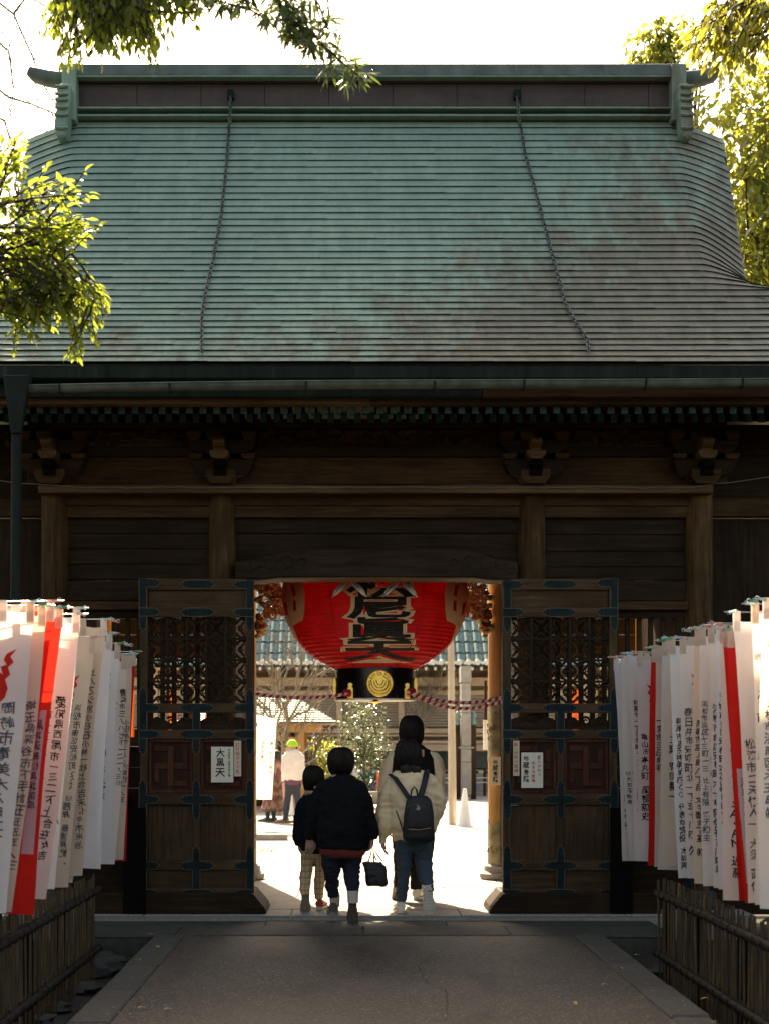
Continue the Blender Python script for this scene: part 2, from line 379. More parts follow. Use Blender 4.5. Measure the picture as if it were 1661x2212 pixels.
def _cache():
    want = {}
    allc = set(''.join(TXT['L'] + TXT['R']) + '大黒天金運財宝福徳円満の神打ち出の小づち願いが叶う宝珠地蔵菩薩大きな南無')
    allc -= set('　 ')
    for c in allc: want[(c, 0)] = .017
    for c in '枳尼眞天': want[(c, 1)] = .027; want[(c, 2)] = .088
    for c in '豊川吒枳尼眞天': want[(c, 3)] = .03
    tmp = {}
    for (c, k), off in want.items():
        cu = bpy.data.curves.new('glyph', 'FONT'); cu.body = c; cu.size = 1; cu.offset = off; cu.resolution_u = 3 if k in (1,2) else 1
        o = bpy.data.objects.new('glyph', cu); COL.objects.link(o); tmp[(c, k)] = o
    bpy.context.view_layer.update(); dg = bpy.context.evaluated_depsgraph_get()
    for key, o in tmp.items():
        try: m = o.evaluated_get(dg).to_mesh()
        except RuntimeError: continue
        GLY[key] = ([(v.co.x-.5, v.co.y-.38) for v in m.vertices], [tuple(p.vertices) for p in m.polygons])
    for o in tmp.values():
        cu = o.data; bpy.data.objects.remove(o); bpy.data.curves.remove(cu)
_cache()
def column(text, sz, fn, x0, y0, mb=None, k=0, jit=.06, wid=1., step=1.06, seed=0, lim=1e9):
    """a column of brush characters: fn(x, y) maps the sheet (metres, y down from the top) into the scene"""
    mb = mb or MB(); r = random.Random(seed*977+len(text)); y = y0
    for ch in text:
        if ch in '　 ': y += sz*.7; continue
        q = sz*r.uniform(.86, 1.12)
        if y + q > lim: break
        if (ch, k) in GLY:
            vs, fs = GLY[(ch, k)]; a = r.uniform(-jit, jit)*1.2; sh = r.uniform(-jit, jit)*1.6; dx = r.uniform(-jit, jit)*sz; hh = r.uniform(.9, 1.12)
            o = r.random()*50; P_ = []
            for x, yy in vs:
                w = jit*.55
                xx = x + w*mnoise.noise(Vector((x*3+o, yy*3, 1))); y2 = yy + w*mnoise.noise(Vector((x*3+o, yy*3, 7)))
                X_ = (xx*math.cos(a) - y2*math.sin(a) + sh*y2)*wid; Y_ = (xx*math.sin(a) + y2*math.cos(a))*hh
                P_.append(fn(x0+dx+X_*q, y+q*.5-Y_*q))
            mb.add(P_, fs)
        y += q*step*(1 if ord(ch) > 0x2000 else .8)
    return mb
def refine(mb, L, fn=None):
    me = bpy.data.meshes.new('t'); me.from_pydata(mb.v, [], mb.f); bm = bmesh.new(); bm.from_mesh(me)
    bmesh.ops.triangulate(bm, faces=bm.faces)
    for _ in range(6):
        e = [e for e in bm.edges if e.calc_length() > L]
        if not e: break
        bmesh.ops.subdivide_edges(bm, edges=e, cuts=1); bmesh.ops.triangulate(bm, faces=bm.faces)
    out = MB(); out.v = [tuple(fn(*v.co) if fn else v.co) for v in bm.verts]; out.f = [tuple(v.index for v in f.verts) for f in bm.faces]; out.m = [0]*len(out.f)
    bm.free(); bpy.data.meshes.remove(me); return out
# ------------------------------------------------------------------ the ground
def struct(name, mb, mat, sm=None):
    o = mb.build(name, mat, sm=sm); o['kind'] = 'structure'; return o
g = MB()
g.add([(-400,-60,-.16),(400,-60,-.16),(400,900,-.16),(-400,900,-.16)], [(0,1,2,3)])
struct('ground', g, M['soil'])
def pathx(z, side): return -1.54 if side < 0 else 1.51
g = MB().box(-1.535, 1.505, -8, 10.86, -.3, 0)
path = struct('path', g, M['asphalt'])
for side, xi, xo in ((-1, -1.54, -1.77), (1, 1.51, 1.73)):
    y = -3.1
    while y < 10.85:
        L = min(.92 + .1*rnd.random(), 10.86 - y)
        a, b = min(xi, xo), max(xi, xo); j = rnd.uniform(-.006, .006)
        MB().box(a, b+j, y, y+L-.008, -.3, .012+j).build('kerb_stone', M['kerb'], path, bevel=.012)
        y += L
# a crack wandering down the asphalt: a recessed-looking dark seam of grit
def seam(pts, w, name):
    m = MB(); L = []; R = []
    for i, (px, py) in enumerate(pts):
        z = F*CH/(py-CY); x = WX(px, z); q = w*(.5+rnd.random())
        L.append((x-q, z, .004)); R.append((x+q, z, .004))
    n = len(L)
    m.add(L+R, [(i, n+i, n+i+1, i+1) for i in range(n-1)])
    return m.build(name, M['soil'], path)
def jit(pts, k, a):
    out = []
    for (x0, y0), (x1, y1) in zip(pts, pts[1:]):
        for i in range(k):
            t = i/k; out.append((lerp(x0, x1, t)+rnd.uniform(-a, a), lerp(y0, y1, t)))
    return out + [pts[-1]]
seam(jit([(938,2062),(902,2085),(918,2122),(965,2140),(966,2175),(960,2212)], 7, 4), .0022, 'asphalt_crack')
seam(jit([(690,2210),(760,2190),(872,2178)], 6, 3), .0014, 'asphalt_crack')
# the worn stone platform in front of the gate, in slabs
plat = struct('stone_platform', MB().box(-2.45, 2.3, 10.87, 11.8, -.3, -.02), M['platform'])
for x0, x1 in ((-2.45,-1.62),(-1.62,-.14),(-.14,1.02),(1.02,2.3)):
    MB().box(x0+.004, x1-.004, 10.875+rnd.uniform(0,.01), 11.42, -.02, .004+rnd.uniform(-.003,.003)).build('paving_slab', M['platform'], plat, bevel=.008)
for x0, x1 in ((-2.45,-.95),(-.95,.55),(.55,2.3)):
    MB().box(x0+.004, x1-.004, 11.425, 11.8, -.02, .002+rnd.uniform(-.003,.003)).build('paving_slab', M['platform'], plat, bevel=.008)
gfl = struct('gate_floor', MB().box(-3.2, 3.2, 11.8, 16.6, -.3, .03), M['granite'])
ys = [11.8, 12.25, 13.2, 14.15, 15.1, 15.9, 16.6]
for j, (y0, y1) in enumerate(zip(ys, ys[1:])):
    xs = [-3.2, -1.5, -.2, 1.3, 3.2] if j % 2 else [-3.2, -2, -.75, .7, 2.1, 3.2]
    for x0, x1 in zip(xs, xs[1:]):
        MB().box(x0+.003, x1-.003, y0+.003, y1-.003, .03, .046+rnd.uniform(-.002,.002)).build('paving_slab', M['granite'], gfl, bevel=.006)
# courtyard behind
crt = struct('courtyard', MB().add([(-60,16.6,-.02),(60,16.6,-.02),(60,42,-.02),(-60,42,-.02)], [(0,1,2,3)]), M['gravel'])
pv = struct('stone_path', MB().box(-2.3, 4.6, 16.62, 28.5, -.2, .01), M['court'])
y = 16.62; j = 0
while y < 28.4:
    for k in range(6):
        x0 = -2.3 + k*1.15 + (.3 if j % 2 else 0) - (.3 if j % 2 and k == 0 else 0); x1 = -2.3 + (k+1)*1.15 + (.3 if j % 2 else 0)
        x1 = min(x1, 4.6)
        MB().box(x0+.005, x1-.005, y+.005, min(y+.79, 28.48), .01, .026+rnd.uniform(-.003,.003)).build('paving_slab', M['court'], pv)
    y += .8; j += 1
# ------------------------------------------------------------------ the temple gate
GY = 12.35
gate = thing('temple_gate', (0, GY, .04), 'dark weathered wooden temple gate with open doors under a big green copper roof', 'gate')
def gb(name, px0, px1, py0, py1, z, depth, mat, bevel=.006, parent=None):
    """a board or beam seen at px/py whose front face stands z metres from the camera"""
    return MB().box(WX(px0,z), WX(px1,z), z, z+depth, WZ(py1,z), WZ(py0,z)).build(name, M[mat], parent or gate, bevel=bevel)
COLX = [-2.865, -1.377, 1.365, 2.852]
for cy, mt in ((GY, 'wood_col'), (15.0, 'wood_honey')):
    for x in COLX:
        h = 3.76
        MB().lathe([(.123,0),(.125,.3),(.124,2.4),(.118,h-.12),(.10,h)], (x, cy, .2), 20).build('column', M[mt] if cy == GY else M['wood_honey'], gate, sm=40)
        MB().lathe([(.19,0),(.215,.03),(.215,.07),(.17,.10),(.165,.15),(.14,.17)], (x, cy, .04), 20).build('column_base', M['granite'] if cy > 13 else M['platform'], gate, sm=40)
# bronze sleeves on the two inner rear columns: cloud-edged sheet with raised scrolls
for x in (-1.377, 1.365):
    for z0, z1 in ((1.36, 2.0), (.21, .66)):
        m = MB(); n = 26
        top = [z1 + (.035*math.cos(4*2*math.pi*k/n) if z1 < 1 else 0) for k in range(n)]
        bot = [z0 + (.05*math.cos(3*2*math.pi*k/n) if z0 > 1 else 0) for k in range(n)]
        r0 = [(x+.129*math.cos(2*math.pi*k/n), 15+.129*math.sin(2*math.pi*k/n), bot[k]) for k in range(n)]
        r1 = [(x+.129*math.cos(2*math.pi*k/n), 15+.129*math.sin(2*math.pi*k/n), top[k]) for k in range(n)]
        m.rings([r0, r1], cap=False)
        for k in range(16):
            a = rnd.uniform(math.pi, 2*math.pi); zz = rnd.uniform(z0+.08, z1-.08); r = rnd.uniform(.02, .05)
            pts = []
            for q in range(9):
                t = q/8; rr = r*(1-.7*t); th = t*5.5+rnd.random()*.2
                aa = a + rr*math.cos(th)/.131
                pts.append((x+.131*math.cos(aa), 15+.131*math.sin(aa), zz+rr*math.sin(th)))
            m.tube(pts, .005, 4)
        m.build('bronze_sleeve', M['bronze'], gate, sm=50)
# beams and boards of the front
gb('tie_beam', 83, 1540, 1048, 1065, 12.14, .14, 'wood_pale_x')
for a, b in ((148,449),(508,1118),(1177,1478)):
    gb('head_board', a-9, b+9, 1066, 1092, 12.30, .08, 'wood_x')
    gb('head_board', a-9, b+9, 1093, 1118, 12.31, .08, 'wood_x')
for a, b in ((148,449),(1177,1478)):
    y = 1119
    while y < 1254:
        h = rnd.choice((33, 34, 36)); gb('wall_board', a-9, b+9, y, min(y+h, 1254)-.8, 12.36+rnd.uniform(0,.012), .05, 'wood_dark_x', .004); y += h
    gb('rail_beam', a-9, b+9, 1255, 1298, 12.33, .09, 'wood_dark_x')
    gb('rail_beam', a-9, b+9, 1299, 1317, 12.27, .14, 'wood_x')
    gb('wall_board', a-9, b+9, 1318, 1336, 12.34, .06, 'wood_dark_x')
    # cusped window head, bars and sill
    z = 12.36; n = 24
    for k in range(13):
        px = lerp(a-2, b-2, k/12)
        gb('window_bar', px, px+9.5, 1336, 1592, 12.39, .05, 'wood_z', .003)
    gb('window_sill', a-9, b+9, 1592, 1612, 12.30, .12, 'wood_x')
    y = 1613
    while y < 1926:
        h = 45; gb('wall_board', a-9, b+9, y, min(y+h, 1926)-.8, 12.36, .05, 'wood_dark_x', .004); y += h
    # rear bay: sill and head only, the opening is bright
    gb('rear_sill', WX(0,1)*0+a, b, 1575, 1600, 14.95, .12, 'wood_x')
gb('wall_board', 499, 1127, 1119, 1152, 12.36, .06, 'wood_dark_x'); gb('wall_board', 499, 1127, 1152.8, 1218, 12.37, .06, 'wood_dark_x')
# carved rainbow beam over the opening
z = 12.18; up = []; lo = []
for k in range(33):
    t = k/32; px = lerp(508, 1118, t); e = min(t, 1-t)*2
    up.append((WX(px,z), WZ(1212-27*smooth(e*2.2), z)))
    lo.append((WX(px,z), WZ(1252-4.6*smooth((e-.22)*16), z)))
rb = MB().prism(up + lo[::-1], z, z+.28).build('rainbow_beam', M['carved_beam'], gate, bevel=.012)
def spiral(cx, cz, r, turns, a0, sg, n=30):
    return [(cx + r*(1-.82*i/n)*math.cos(a0+sg*turns*2*math.pi*i/n), cz + r*(1-.82*i/n)*math.sin(a0+sg*turns*2*math.pi*i/n)) for i in range(n+1)]
for sg in (-1, 1):
    m = MB()
    for px, py, r, a0, tn in ((582,1216,22,2.6,1.2),(622,1216,17,2.9,1.1),(655,1217,12,3.,1.),(548,1217,16,.6,.9)):
        X = WX(px, z); X = X if sg < 0 else -X
        m.tube([(sg*-1*0+x, z+.002, y) for x, y in spiral(X, WZ(py,z), r*z/F, tn, a0 if sg < 0 else math.pi-a0, -1 if sg < 0 else 1)], [.011-.007*i/30 for i in range(31)], 5)
    pts = [(WX(lerp(514,700,i/20), z), WZ(1232+6*math.sin(i*.8)-8*(i/20), z)) for i in range(21)]
    m.tube([((x if sg < 0 else -x), z+.002, y) for x, y in pts], [.009*(1-i/24) for i in range(21)], 5)
    m.build('carved_scroll', M['carved_beam'], rb, sm=60)
pl = [(a, b-.010) for a, b in lo]
MB().prism(lo + pl[::-1], z-.004, z+.27).build('lintel_trim', M['wood_pale_x'], gate)
MB().box(WX(549,z), WX(1079,z), 12.50, 12.62, WZ(1246,12.5), 3.3).build('lintel_beam', M['wood_x'], gate)
# frieze: boards, carved panels of clouds, brackets
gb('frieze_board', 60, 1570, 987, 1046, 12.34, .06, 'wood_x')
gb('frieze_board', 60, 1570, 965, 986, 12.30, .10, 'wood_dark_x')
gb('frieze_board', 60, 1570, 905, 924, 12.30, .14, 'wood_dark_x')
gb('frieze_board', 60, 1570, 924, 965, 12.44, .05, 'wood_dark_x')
for (a, b) in ((10, 70), (162, 405), (556, 1072), (1226, 1436)):
    zc = 12.36; nu = max(16, int((b-a)/3.2)); nv = 15
    x0, x1, z0, z1 = WX(a,zc), WX(b,zc), WZ(963,zc), WZ(922,zc)
    def fn(u, v):
        x = lerp(x0, x1, u); zz = lerp(z0, z1, v)
        q = mnoise.noise(Vector((x*5.5, zz*9, 3))); w = mnoise.noise(Vector((x*9+q*2.2, zz*14+q*3, 8)))
        rid = (1-abs(w)*2.4); e = smooth(min(u, 1-u)*14)*smooth(min(v,1-v)*5)
        return (x, zc + .05 - .085*max(0, rid)*e, zz)
    MB().grid(fn, nu, nv).build('carved_frieze', M['carved'], gate, sm=60)
def bracket(cx):
    px0 = CX+(cx-CAMX)*F/12.22
    def R(name, x0, x1, y0, y1, zf, d, mat, parent, bev=.008):
        return MB().box(cx+(x0-477.5)*zf/F, cx+(x1-477.5)*zf/F, zf, zf+d, WZ(y1,zf), WZ(y0,zf)).build(name, M[mat], parent, bevel=bev)
    def T(name, tops, zf, d, mat, parent, bev=.006):
        poly = [(cx+(x-477.5)*zf/F, WZ(y,zf)) for x, y in tops]
        return MB().prism(poly, zf, zf+d).build(name, M[mat], parent, bevel=bev)
    b = T('bracket_set', [(446,1011.5),(511,1011.5),(511,1028),(500,1044),(457,1044),(446,1028)], 12.10, .28, 'wood_x', gate)
    def arm(x0, x1, yt, yb, zf, mat='wood_dark_x'):
        pts = [(x0, yt), (x1, yt), (x1, yt+10)]
        for i in range(7):
            t = i/6*math.pi/2; pts.append((x1-34+30*math.cos(t), yt+14+(yb-yt-14)*math.sin(t)))
        for i in range(7):
            t = (1-i/6)*math.pi/2; pts.append((x0+34-30*math.cos(t), yt+14+(yb-yt-14)*math.sin(t)))
        pts.append((x0, yt+10))
        T('bracket_arm', pts, zf, .14, mat, b)
    arm(413, 548, 991, 1027, 12.17); arm(408, 552, 950, 979, 12.18)
    for x in (404, 447, 523):
        T('bearing_block', [(x,930),(x+31,930),(x+31,941),(x+25,950),(x+6,950),(x,941)], 12.15, .17, 'wood_x', b)
    for x in (409, 522):
        T('bearing_block', [(x,978),(x+31,978),(x+31,985),(x+26,991),(x+5,991),(x,985)], 12.14, .17, 'wood_x', b)
    T('bearing_block', [(457,971),(498,971),(498,982),(490,989.5),(465,989.5),(457,982)], 12.02, .16, 'wood_pale_x', b)
    # beam noses: rounded ends facing the path
    for (x0, x1, y0, y1, zf, mat) in ((464, 489, 939, 977, 11.98, 'wood_pale_x'), (465, 492, 991, 1022, 12.0, 'near_black')):
        zt, zb = WZ(y0,zf), WZ(y1,zf); h = zt-zb
        prof = [(12.3, zt), (12.3, zb), (zf+.07, zb)] + [(zf+.07-.07*math.sin(i/8*math.pi), zb+h*.35+(h*.65)*(i/8)) for i in range(0,8)] + [(zf+.07, zt)]
        MB().prism(prof, cx+(x0-477.5)*zf/F, cx+(x1-477.5)*zf/F, plane='yz').build('beam_nose', M[mat], b, bevel=.004)
    return b
for x in COLX: bracket(x)
# rafters, two rows, with green copper end caps
def bar_me(a, b, w, h, mat):
    return MB().bar(a, b, w, h).mesh('rafter', mat)
me_r1 = bar_me((0,.012,0), (0,1.1,.25), .046, .074, M['wood_y']); me_r2 = bar_me((0,.012,0), (0,.7,.16), .046, .068, M['wood_y'])
cm = MB().box(-.0265,.0265,0,.03,-.04,.04); cm.box(-.015,.015,-.004,0,-.024,.024); me_cap = cm.mesh('end_cap', plain('green_copper_cap', (.02,.07,.055), .5, .2, .35, 20))
p1 = 29.3*11.45/F; p2 = 29.05*11.9/F
for k in range(-36, 37):
    for (pp, zf, zz, me, off) in ((p1, 11.45, 4.268, me_r1, .0), (p2, 11.9, 4.303, me_r2, .45)):
        r = inst('rafter', me, gate, (k*pp+off*pp+rnd.uniform(-.003,.003), zf, zz))
        inst('end_cap', me_cap, r, (k*pp+off*pp, zf-.012+rnd.uniform(-.003,.003), zz+rnd.uniform(-.003,.003)), rot=(rad(rnd.uniform(-2,2)), 0, rad(rnd.uniform(-3,3))))
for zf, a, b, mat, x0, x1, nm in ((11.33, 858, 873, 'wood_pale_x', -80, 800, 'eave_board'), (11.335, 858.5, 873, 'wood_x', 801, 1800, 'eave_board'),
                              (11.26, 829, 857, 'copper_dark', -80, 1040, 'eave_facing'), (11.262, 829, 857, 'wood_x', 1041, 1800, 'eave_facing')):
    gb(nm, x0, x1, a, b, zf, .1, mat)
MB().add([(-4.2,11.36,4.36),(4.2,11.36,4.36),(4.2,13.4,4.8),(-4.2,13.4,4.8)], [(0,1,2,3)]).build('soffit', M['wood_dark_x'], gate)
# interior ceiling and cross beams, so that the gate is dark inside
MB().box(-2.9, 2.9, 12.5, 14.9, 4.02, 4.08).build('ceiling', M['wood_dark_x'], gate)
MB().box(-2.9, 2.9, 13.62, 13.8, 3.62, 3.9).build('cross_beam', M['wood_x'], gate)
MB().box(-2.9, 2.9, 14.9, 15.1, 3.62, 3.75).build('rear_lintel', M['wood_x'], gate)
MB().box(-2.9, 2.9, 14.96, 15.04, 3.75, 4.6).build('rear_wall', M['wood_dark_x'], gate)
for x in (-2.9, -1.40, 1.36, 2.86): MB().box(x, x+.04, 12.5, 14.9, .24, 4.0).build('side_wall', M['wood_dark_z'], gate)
# carved lion-like beam ends at the heads of the rear columns
for sg in (-1, 1):
    m = MB(); x0 = 1.25
    for k in range(130):
        u = rnd.random()**.8; v = rnd.random()
        x = x0 - .37*u*(.35+.65*smooth(v*1.6)); zz = 2.66 + .68*v
        if v < .35 and u > .55: continue
        m.blob((sg*x, 14.86+rnd.uniform(-.04,.05), zz), .028+.028*rnd.random(), .045, .022+.022*rnd.random(), 7, nz=.7, seed=k)
    for k in range(34):
        X, Z = x0-.05-.28*rnd.random(), 2.85+.42*rnd.random(); r = rnd.uniform(.022,.055)
        m.tube([(sg*x, 14.80, y) for x, y in spiral(X, Z, r, 1.3, rnd.random()*6, 1, 18)], [.016-.01*i/18 for i in range(19)], 5)
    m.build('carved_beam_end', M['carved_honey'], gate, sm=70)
# ground sills, near-black uprights, wing walls
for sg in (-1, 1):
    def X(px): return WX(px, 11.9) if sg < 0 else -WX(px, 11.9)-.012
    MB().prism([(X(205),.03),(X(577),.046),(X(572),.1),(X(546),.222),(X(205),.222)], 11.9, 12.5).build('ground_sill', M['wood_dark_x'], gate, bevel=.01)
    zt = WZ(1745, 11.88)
    MB().box(min(X(268),X(316)), max(X(268),X(316)), 11.885, 11.905, .046, zt).build('dark_upright', M['near_black'], gate)  # near-black upright sheet over each door's outer lower corner
    MB().box(min(X(-250),X(262)), max(X(-250),X(262)), 12.25, 12.33, .0, 1.06).build('low_wall', M['wood_dark_x'], gate)
    a, b = (-5.2, -3.0) if sg < 0 else (3.0, 5.2)
    for k in range(7):
        xa = lerp(a, b, k/7); MB().box(xa+.002, xa+(b-a)/7-.002, 12.62+.008*(k%2), 12.68, .0, 3.55).build('wing_board', M['wood_dark_z'], gate)
    MB().box(a, b, 12.54, 12.70, 3.56, 3.72).build('wing_beam', M['wood_x'], gate, bevel=.006)
    MB().box(a, b, 12.60, 12.66, 3.72, 4.4).build('wing_board', M['wood_dark_x'], gate)
    xm = (a+b)/2 + (.1 if sg > 0 else -.1)
    MB().box(xm-.02, xm+.02, 12.57, 12.62, .0, 3.55).build('wing_batten', M['wood_z'], gate)
# ------------------------------------------------------------------ doors
ZD = 11.985
def cusp(x0, x1, yc, hw, e0, e1):
    """horizontal iron strap in pixels: straight body, a cusped leaf point at each end asked for"""
    tip = lambda x, d: [(x-d*18, yc-hw), (x-d*15, yc-hw*1.0), (x-d*14, yc-hw*.55), (x-d*12, yc-hw*.95), (x-d*7, yc-hw*.8), (x-d*6, yc-hw*.3), (x-d*4.5, yc-hw*.5), (x, yc), (x-d*4.5, yc+hw*.5), (x-d*6, yc+hw*.3), (x-d*7, yc+hw*.8), (x-d*12, yc+hw*.95), (x-d*14, yc+hw*.55), (x-d*15, yc+hw), (x-d*18, yc+hw)]
    r = tip(x1, 1) if e1 else [(x1, yc-hw), (x1, yc+hw)]
    l = tip(x0, -1)[::-1] if e0 else [(x0, yc+hw), (x0, yc-hw)]
    return r + l
def door(sg):
    def X(px): return WX(px, ZD) if sg < 0 else -WX(px, ZD)
    def Zp(py): return WZ(py, ZD)
    def bx(m, x0, x1, y0, y1, zf, zb):
        a, b = X(x0), X(x1); m.box(min(a,b), max(a,b), zf, zb, Zp(y1), Zp(y0)); return m
    fr = MB()
    RAILS = [(1250,1274.5),(1312.5,1333),(1519.5,1540),(1576.5,1596.5),(1714,1739),(1858.5,1880.5),(1919,1940)]
    bx(fr, 303, 320, 1248, 1941, ZD, ZD+.07); bx(fr, 532, 549.5, 1252, 1941, ZD, ZD+.07)
    leaf = fr.build('door_leaf', M['wood_door'], gate, bevel=.005)
    for a, b in RAILS: bx(MB(), 320.5, 531.5, a, b, ZD+.004, ZD+.066).build('rail', M['wood_door_x'], leaf, bevel=.005)
    for a, b in zip(RAILS[2:], RAILS[3:]): bx(MB(), 418, 433, a[1]+.5, b[0]-.5, ZD+.004, ZD+.066).build('stile', M['wood_door'], leaf, bevel=.005)
    bx(MB(), 321, 531, 1275, 1312, ZD+.03, ZD+.045).build('panel', M['wood_door_x'], leaf)
    for x0, x1 in ((321,417.5),(433.5,531)):
        bx(MB(), x0, x1, 1740, 1858, ZD+.03, ZD+.045).build('panel', M['wood_door'], leaf)
        bx(MB(), x0, x1, 1881, 1918.5, ZD+.022, ZD+.045).build('panel', M['wood_door_x'], leaf)
        # red panel with a rounded manji in relief
        bx(MB(), x0, x1, 1597, 1713.5, ZD+.026, ZD+.045).build('panel', M['wood_red_dark'], leaf)
        m = MB(); xc = (x0+x1)/2; yc = 1655; h = 44
        bx(m, x0, x1, 1597, 1604, ZD+.012, ZD+.036); bx(m, x0, x1, 1706.5, 1713.5, ZD+.012, ZD+.036)
        bx(m, x0, x0+7, 1604.2, 1706.3, ZD+.012, ZD+.036); bx(m, x1-7, x1, 1604.2, 1706.3, ZD+.012, ZD+.036)
        def mx(px): return px if sg < 0 else 2*xc-px      # the sign is the same way round on both leaves
        w = 7
        for (a, b, c, d) in ((xc-w, xc+w, yc-h, yc+h), (xc-36, xc-w-.3, yc-w, yc+w), (xc+w+.3, xc+36, yc-w, yc+w),
                             (xc-36, xc-w-.3, yc-h, yc-h+12), (xc+w+.3, xc+36, yc+h-12, yc+h), (xc-36, xc-25, yc+w+.3, yc+h-8), (xc+25, xc+36, yc-h+8, yc-w-.3)):
            bx(m, min(mx(a),mx(b)), max(mx(a),mx(b)), c, d, ZD+.016, ZD+.0255)
        m.build('manji_panel', M['wood_red'], leaf, bevel=.004)
        # carved wave transom, pierced
        m = MB()
        m2 = []
        for i in range(13):
            t = i/12; px = lerp(x0, x1, t); m2.append((X(px), Zp(1560-7*abs(math.sin(t*5.2+.4))-4*math.sin(t*9))))
        poly = m2 + [(X(x1), Zp(1576)), (X(x0), Zp(1576))]
        m.prism(poly, ZD+.025, ZD+.045)
        for cx_, r in ((.2,8),(.5,10),(.78,7)):
            pts = spiral(X(lerp(x0,x1,cx_)), Zp(1558), r*ZD/F, 1.4, 2.5, -1, 20)
            m.tube([(x, ZD+.03, y) for x, y in pts], [.012-.006*i/20 for i in range(21)], 5)
        m.build('carved_transom', M['wood_dark_x'], leaf)
    # lattice window
    cw, ch = 41.6, 46.2; lx0, lx1, ly0, ly1 = 321, 531, 1333.5, 1519
    for k in range(6):
        x = 321+k*cw+(0 if k else 0)
        if 324 < x < 529: bx(MB(), x-2.8, x+2.8, ly0, ly1, ZD+.018, ZD+.05).build('lattice_bar', M['wood_dark_z'], leaf)
    for k in range(1, 4):
        bx(MB(), lx0, lx1, ly0+k*ch-2.4, ly0+k*ch+2.4, ZD+.022, ZD+.046).build('lattice_bar', M['wood_dark_x'], leaf)
    q = ZD/F; m = MB()
    for dx, dy, a0 in ((0,1,math.pi),(0,-1,0),(1,0,math.pi/2),(-1,0,-math.pi/2)):
        c0 = (dx*20.8*q, dy*23.1*q)
        pts = []
        for t in range(13):                                  # half a cusped ring round the middle of each bar
            a = a0+t*math.pi/12; r = (11.5+1.8*math.cos(4*(a-a0)))*q
            pts.append((c0[0]+r*math.cos(a), c0[1]+r*math.sin(a)))
        m.tube([(x, .004, y) for x, y in pts], .0115, 5)
        n_ = (c0[0]-dx*14.5*q, c0[1]-dy*14.5*q); m.tube([(c0[0]-dx*11*q, .004, c0[1]-dy*11*q), (n_[0], .004, n_[1])], [.013,.006], 5)
        m.tube([(x, .004, y) for x, y in spiral(c0[0]-dx*5*q, c0[1]-dy*5*q, 4.2*q, .8, a0, 1, 9)], .0065, 5)
    for sx in (-1,1):
        for sy in (-1,1): m.blob((sx*19*q, .004, sy*21*q), 5.5*q, .008, 5.5*q, 8)
    me = m.mesh('lattice_ornament', M['wood_dark_x'], sm=60)
    for i in range(5):
        for j in range(4):
            inst('lattice_ornament', me, leaf, (X(321+cw*(i+.5)), ZD+.034, Zp(ly0+ch*(j+.5))))
    # iron straps: each fitting one object, with a pale worn outline behind
    def fitting(parts, lvl=0):
        m = MB()
        for n_, (kind, a, b, c, hw, e0, e1) in enumerate(parts):
            f = ZD-.004-.0012*n_-.0005*lvl
            for grow, dd, mi in ((1.6, .0022, 1), (0, 0, 0)):
                if kind == 'h': P_ = [(X(x), Zp(y)) for x, y in cusp(a-grow*(e0 or 0), b+grow*(e1 or 0), c, hw+grow, e0, e1)]
                else: P_ = [(X(y), Zp(x)) for x, y in cusp(a-grow*(e0 or 0), b+grow*(e1 or 0), c, hw+grow, e0, e1)]
                m.prism(P_, f+dd, f+dd+.004, mi)
        o = m.build('iron_fitting', [M['iron'], M['iron_edge']], leaf); fix_normals(o); return o
    L, R, C = 309.5, 540.5, 425.
    for y in (1262, 1322.5): fitting([('h', 392, 464, y, 8.2, 1, 1)])
    fitting([('v',1249,1363,L,7.2,0,1),('h',303,347,1259,8,0,1),('h',303,347,1322,8,0,1)])
    fitting([('v',1253,1366,R,7.2,0,1),('h',505,549,1263,8,1,0),('h',505,549,1323,8,1,0)])
    fitting([('v',1485,1630,L,7.4,1,1),('h',303,346,1529,8,0,1),('h',303,346,1586,8,0,1)])
    fitting([('v',1487,1630,R,7.4,1,1),('h',505,549,1529,8,1,0),('h',505,549,1586,8,1,0)])
    fitting([('v',1530,1630,C,7.2,0,1),('h',390,463,1529,8.2,1,1),('h',390,463,1586,8.2,1,1)])
    fitting([('v',1684,1772,L,7.2,1,1),('h',303,345,1727,8,0,1)])
    fitting([('v',1684,1772,R,7.2,1,1),('h',505,549,1727,8,1,0)])
    fitting([('v',1684,1772,C,7.2,1,1),('h',390,463,1727,8.2,1,1)])
    fitting([('v',1826,1930,L,7.2,1,0),('h',303,345,1870,8,0,1),('h',303,345,1930,8,0,1)])
    fitting([('v',1826,1940,R,7.2,1,0),('h',505,549,1870,8,1,0),('h',505,549,1930,8,1,0)])
    fitting([('v',1827,1930,C,7.2,1,0),('h',390,463,1870,8.2,1,1),('h',390,463,1930,8.2,1,1)])
    return leaf
door(-1); door(1)
# things glimpsed through the side bays: vermilion and gold hangings low down
for sg in (-1, 1):
    for k in range(5):
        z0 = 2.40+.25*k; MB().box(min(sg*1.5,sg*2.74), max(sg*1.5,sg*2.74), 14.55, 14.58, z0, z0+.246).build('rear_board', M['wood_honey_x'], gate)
    for k, (u, w, c) in enumerate(((1.66,.07,'strip_red'),(1.86,.05,'gold'),(2.02,.09,'strip_red'),(2.30,.06,'gold'),(2.46,.07,'strip_red'))):
        def fn(a, v): return (sg*(u+w*a), 14.3+.015*math.sin(a*9+v*3+k), 1.50+.56*v)
        tag(MB().grid(fn, 6, 6).build('hanging_strip', M[c], sm=180), '%s strip hanging inside the gate behind the %s door, %s from the opening' % ('red' if c == 'strip_red' else 'golden', 'left' if sg < 0 else 'right', ('first','second','third','fourth','fifth')[k].replace('number ','')), 'cloth', 'hanging strips in the side bays')
M['gutter'] = plain('patinated_gutter', (.085,.105,.088), .6, .1, .4, 8)
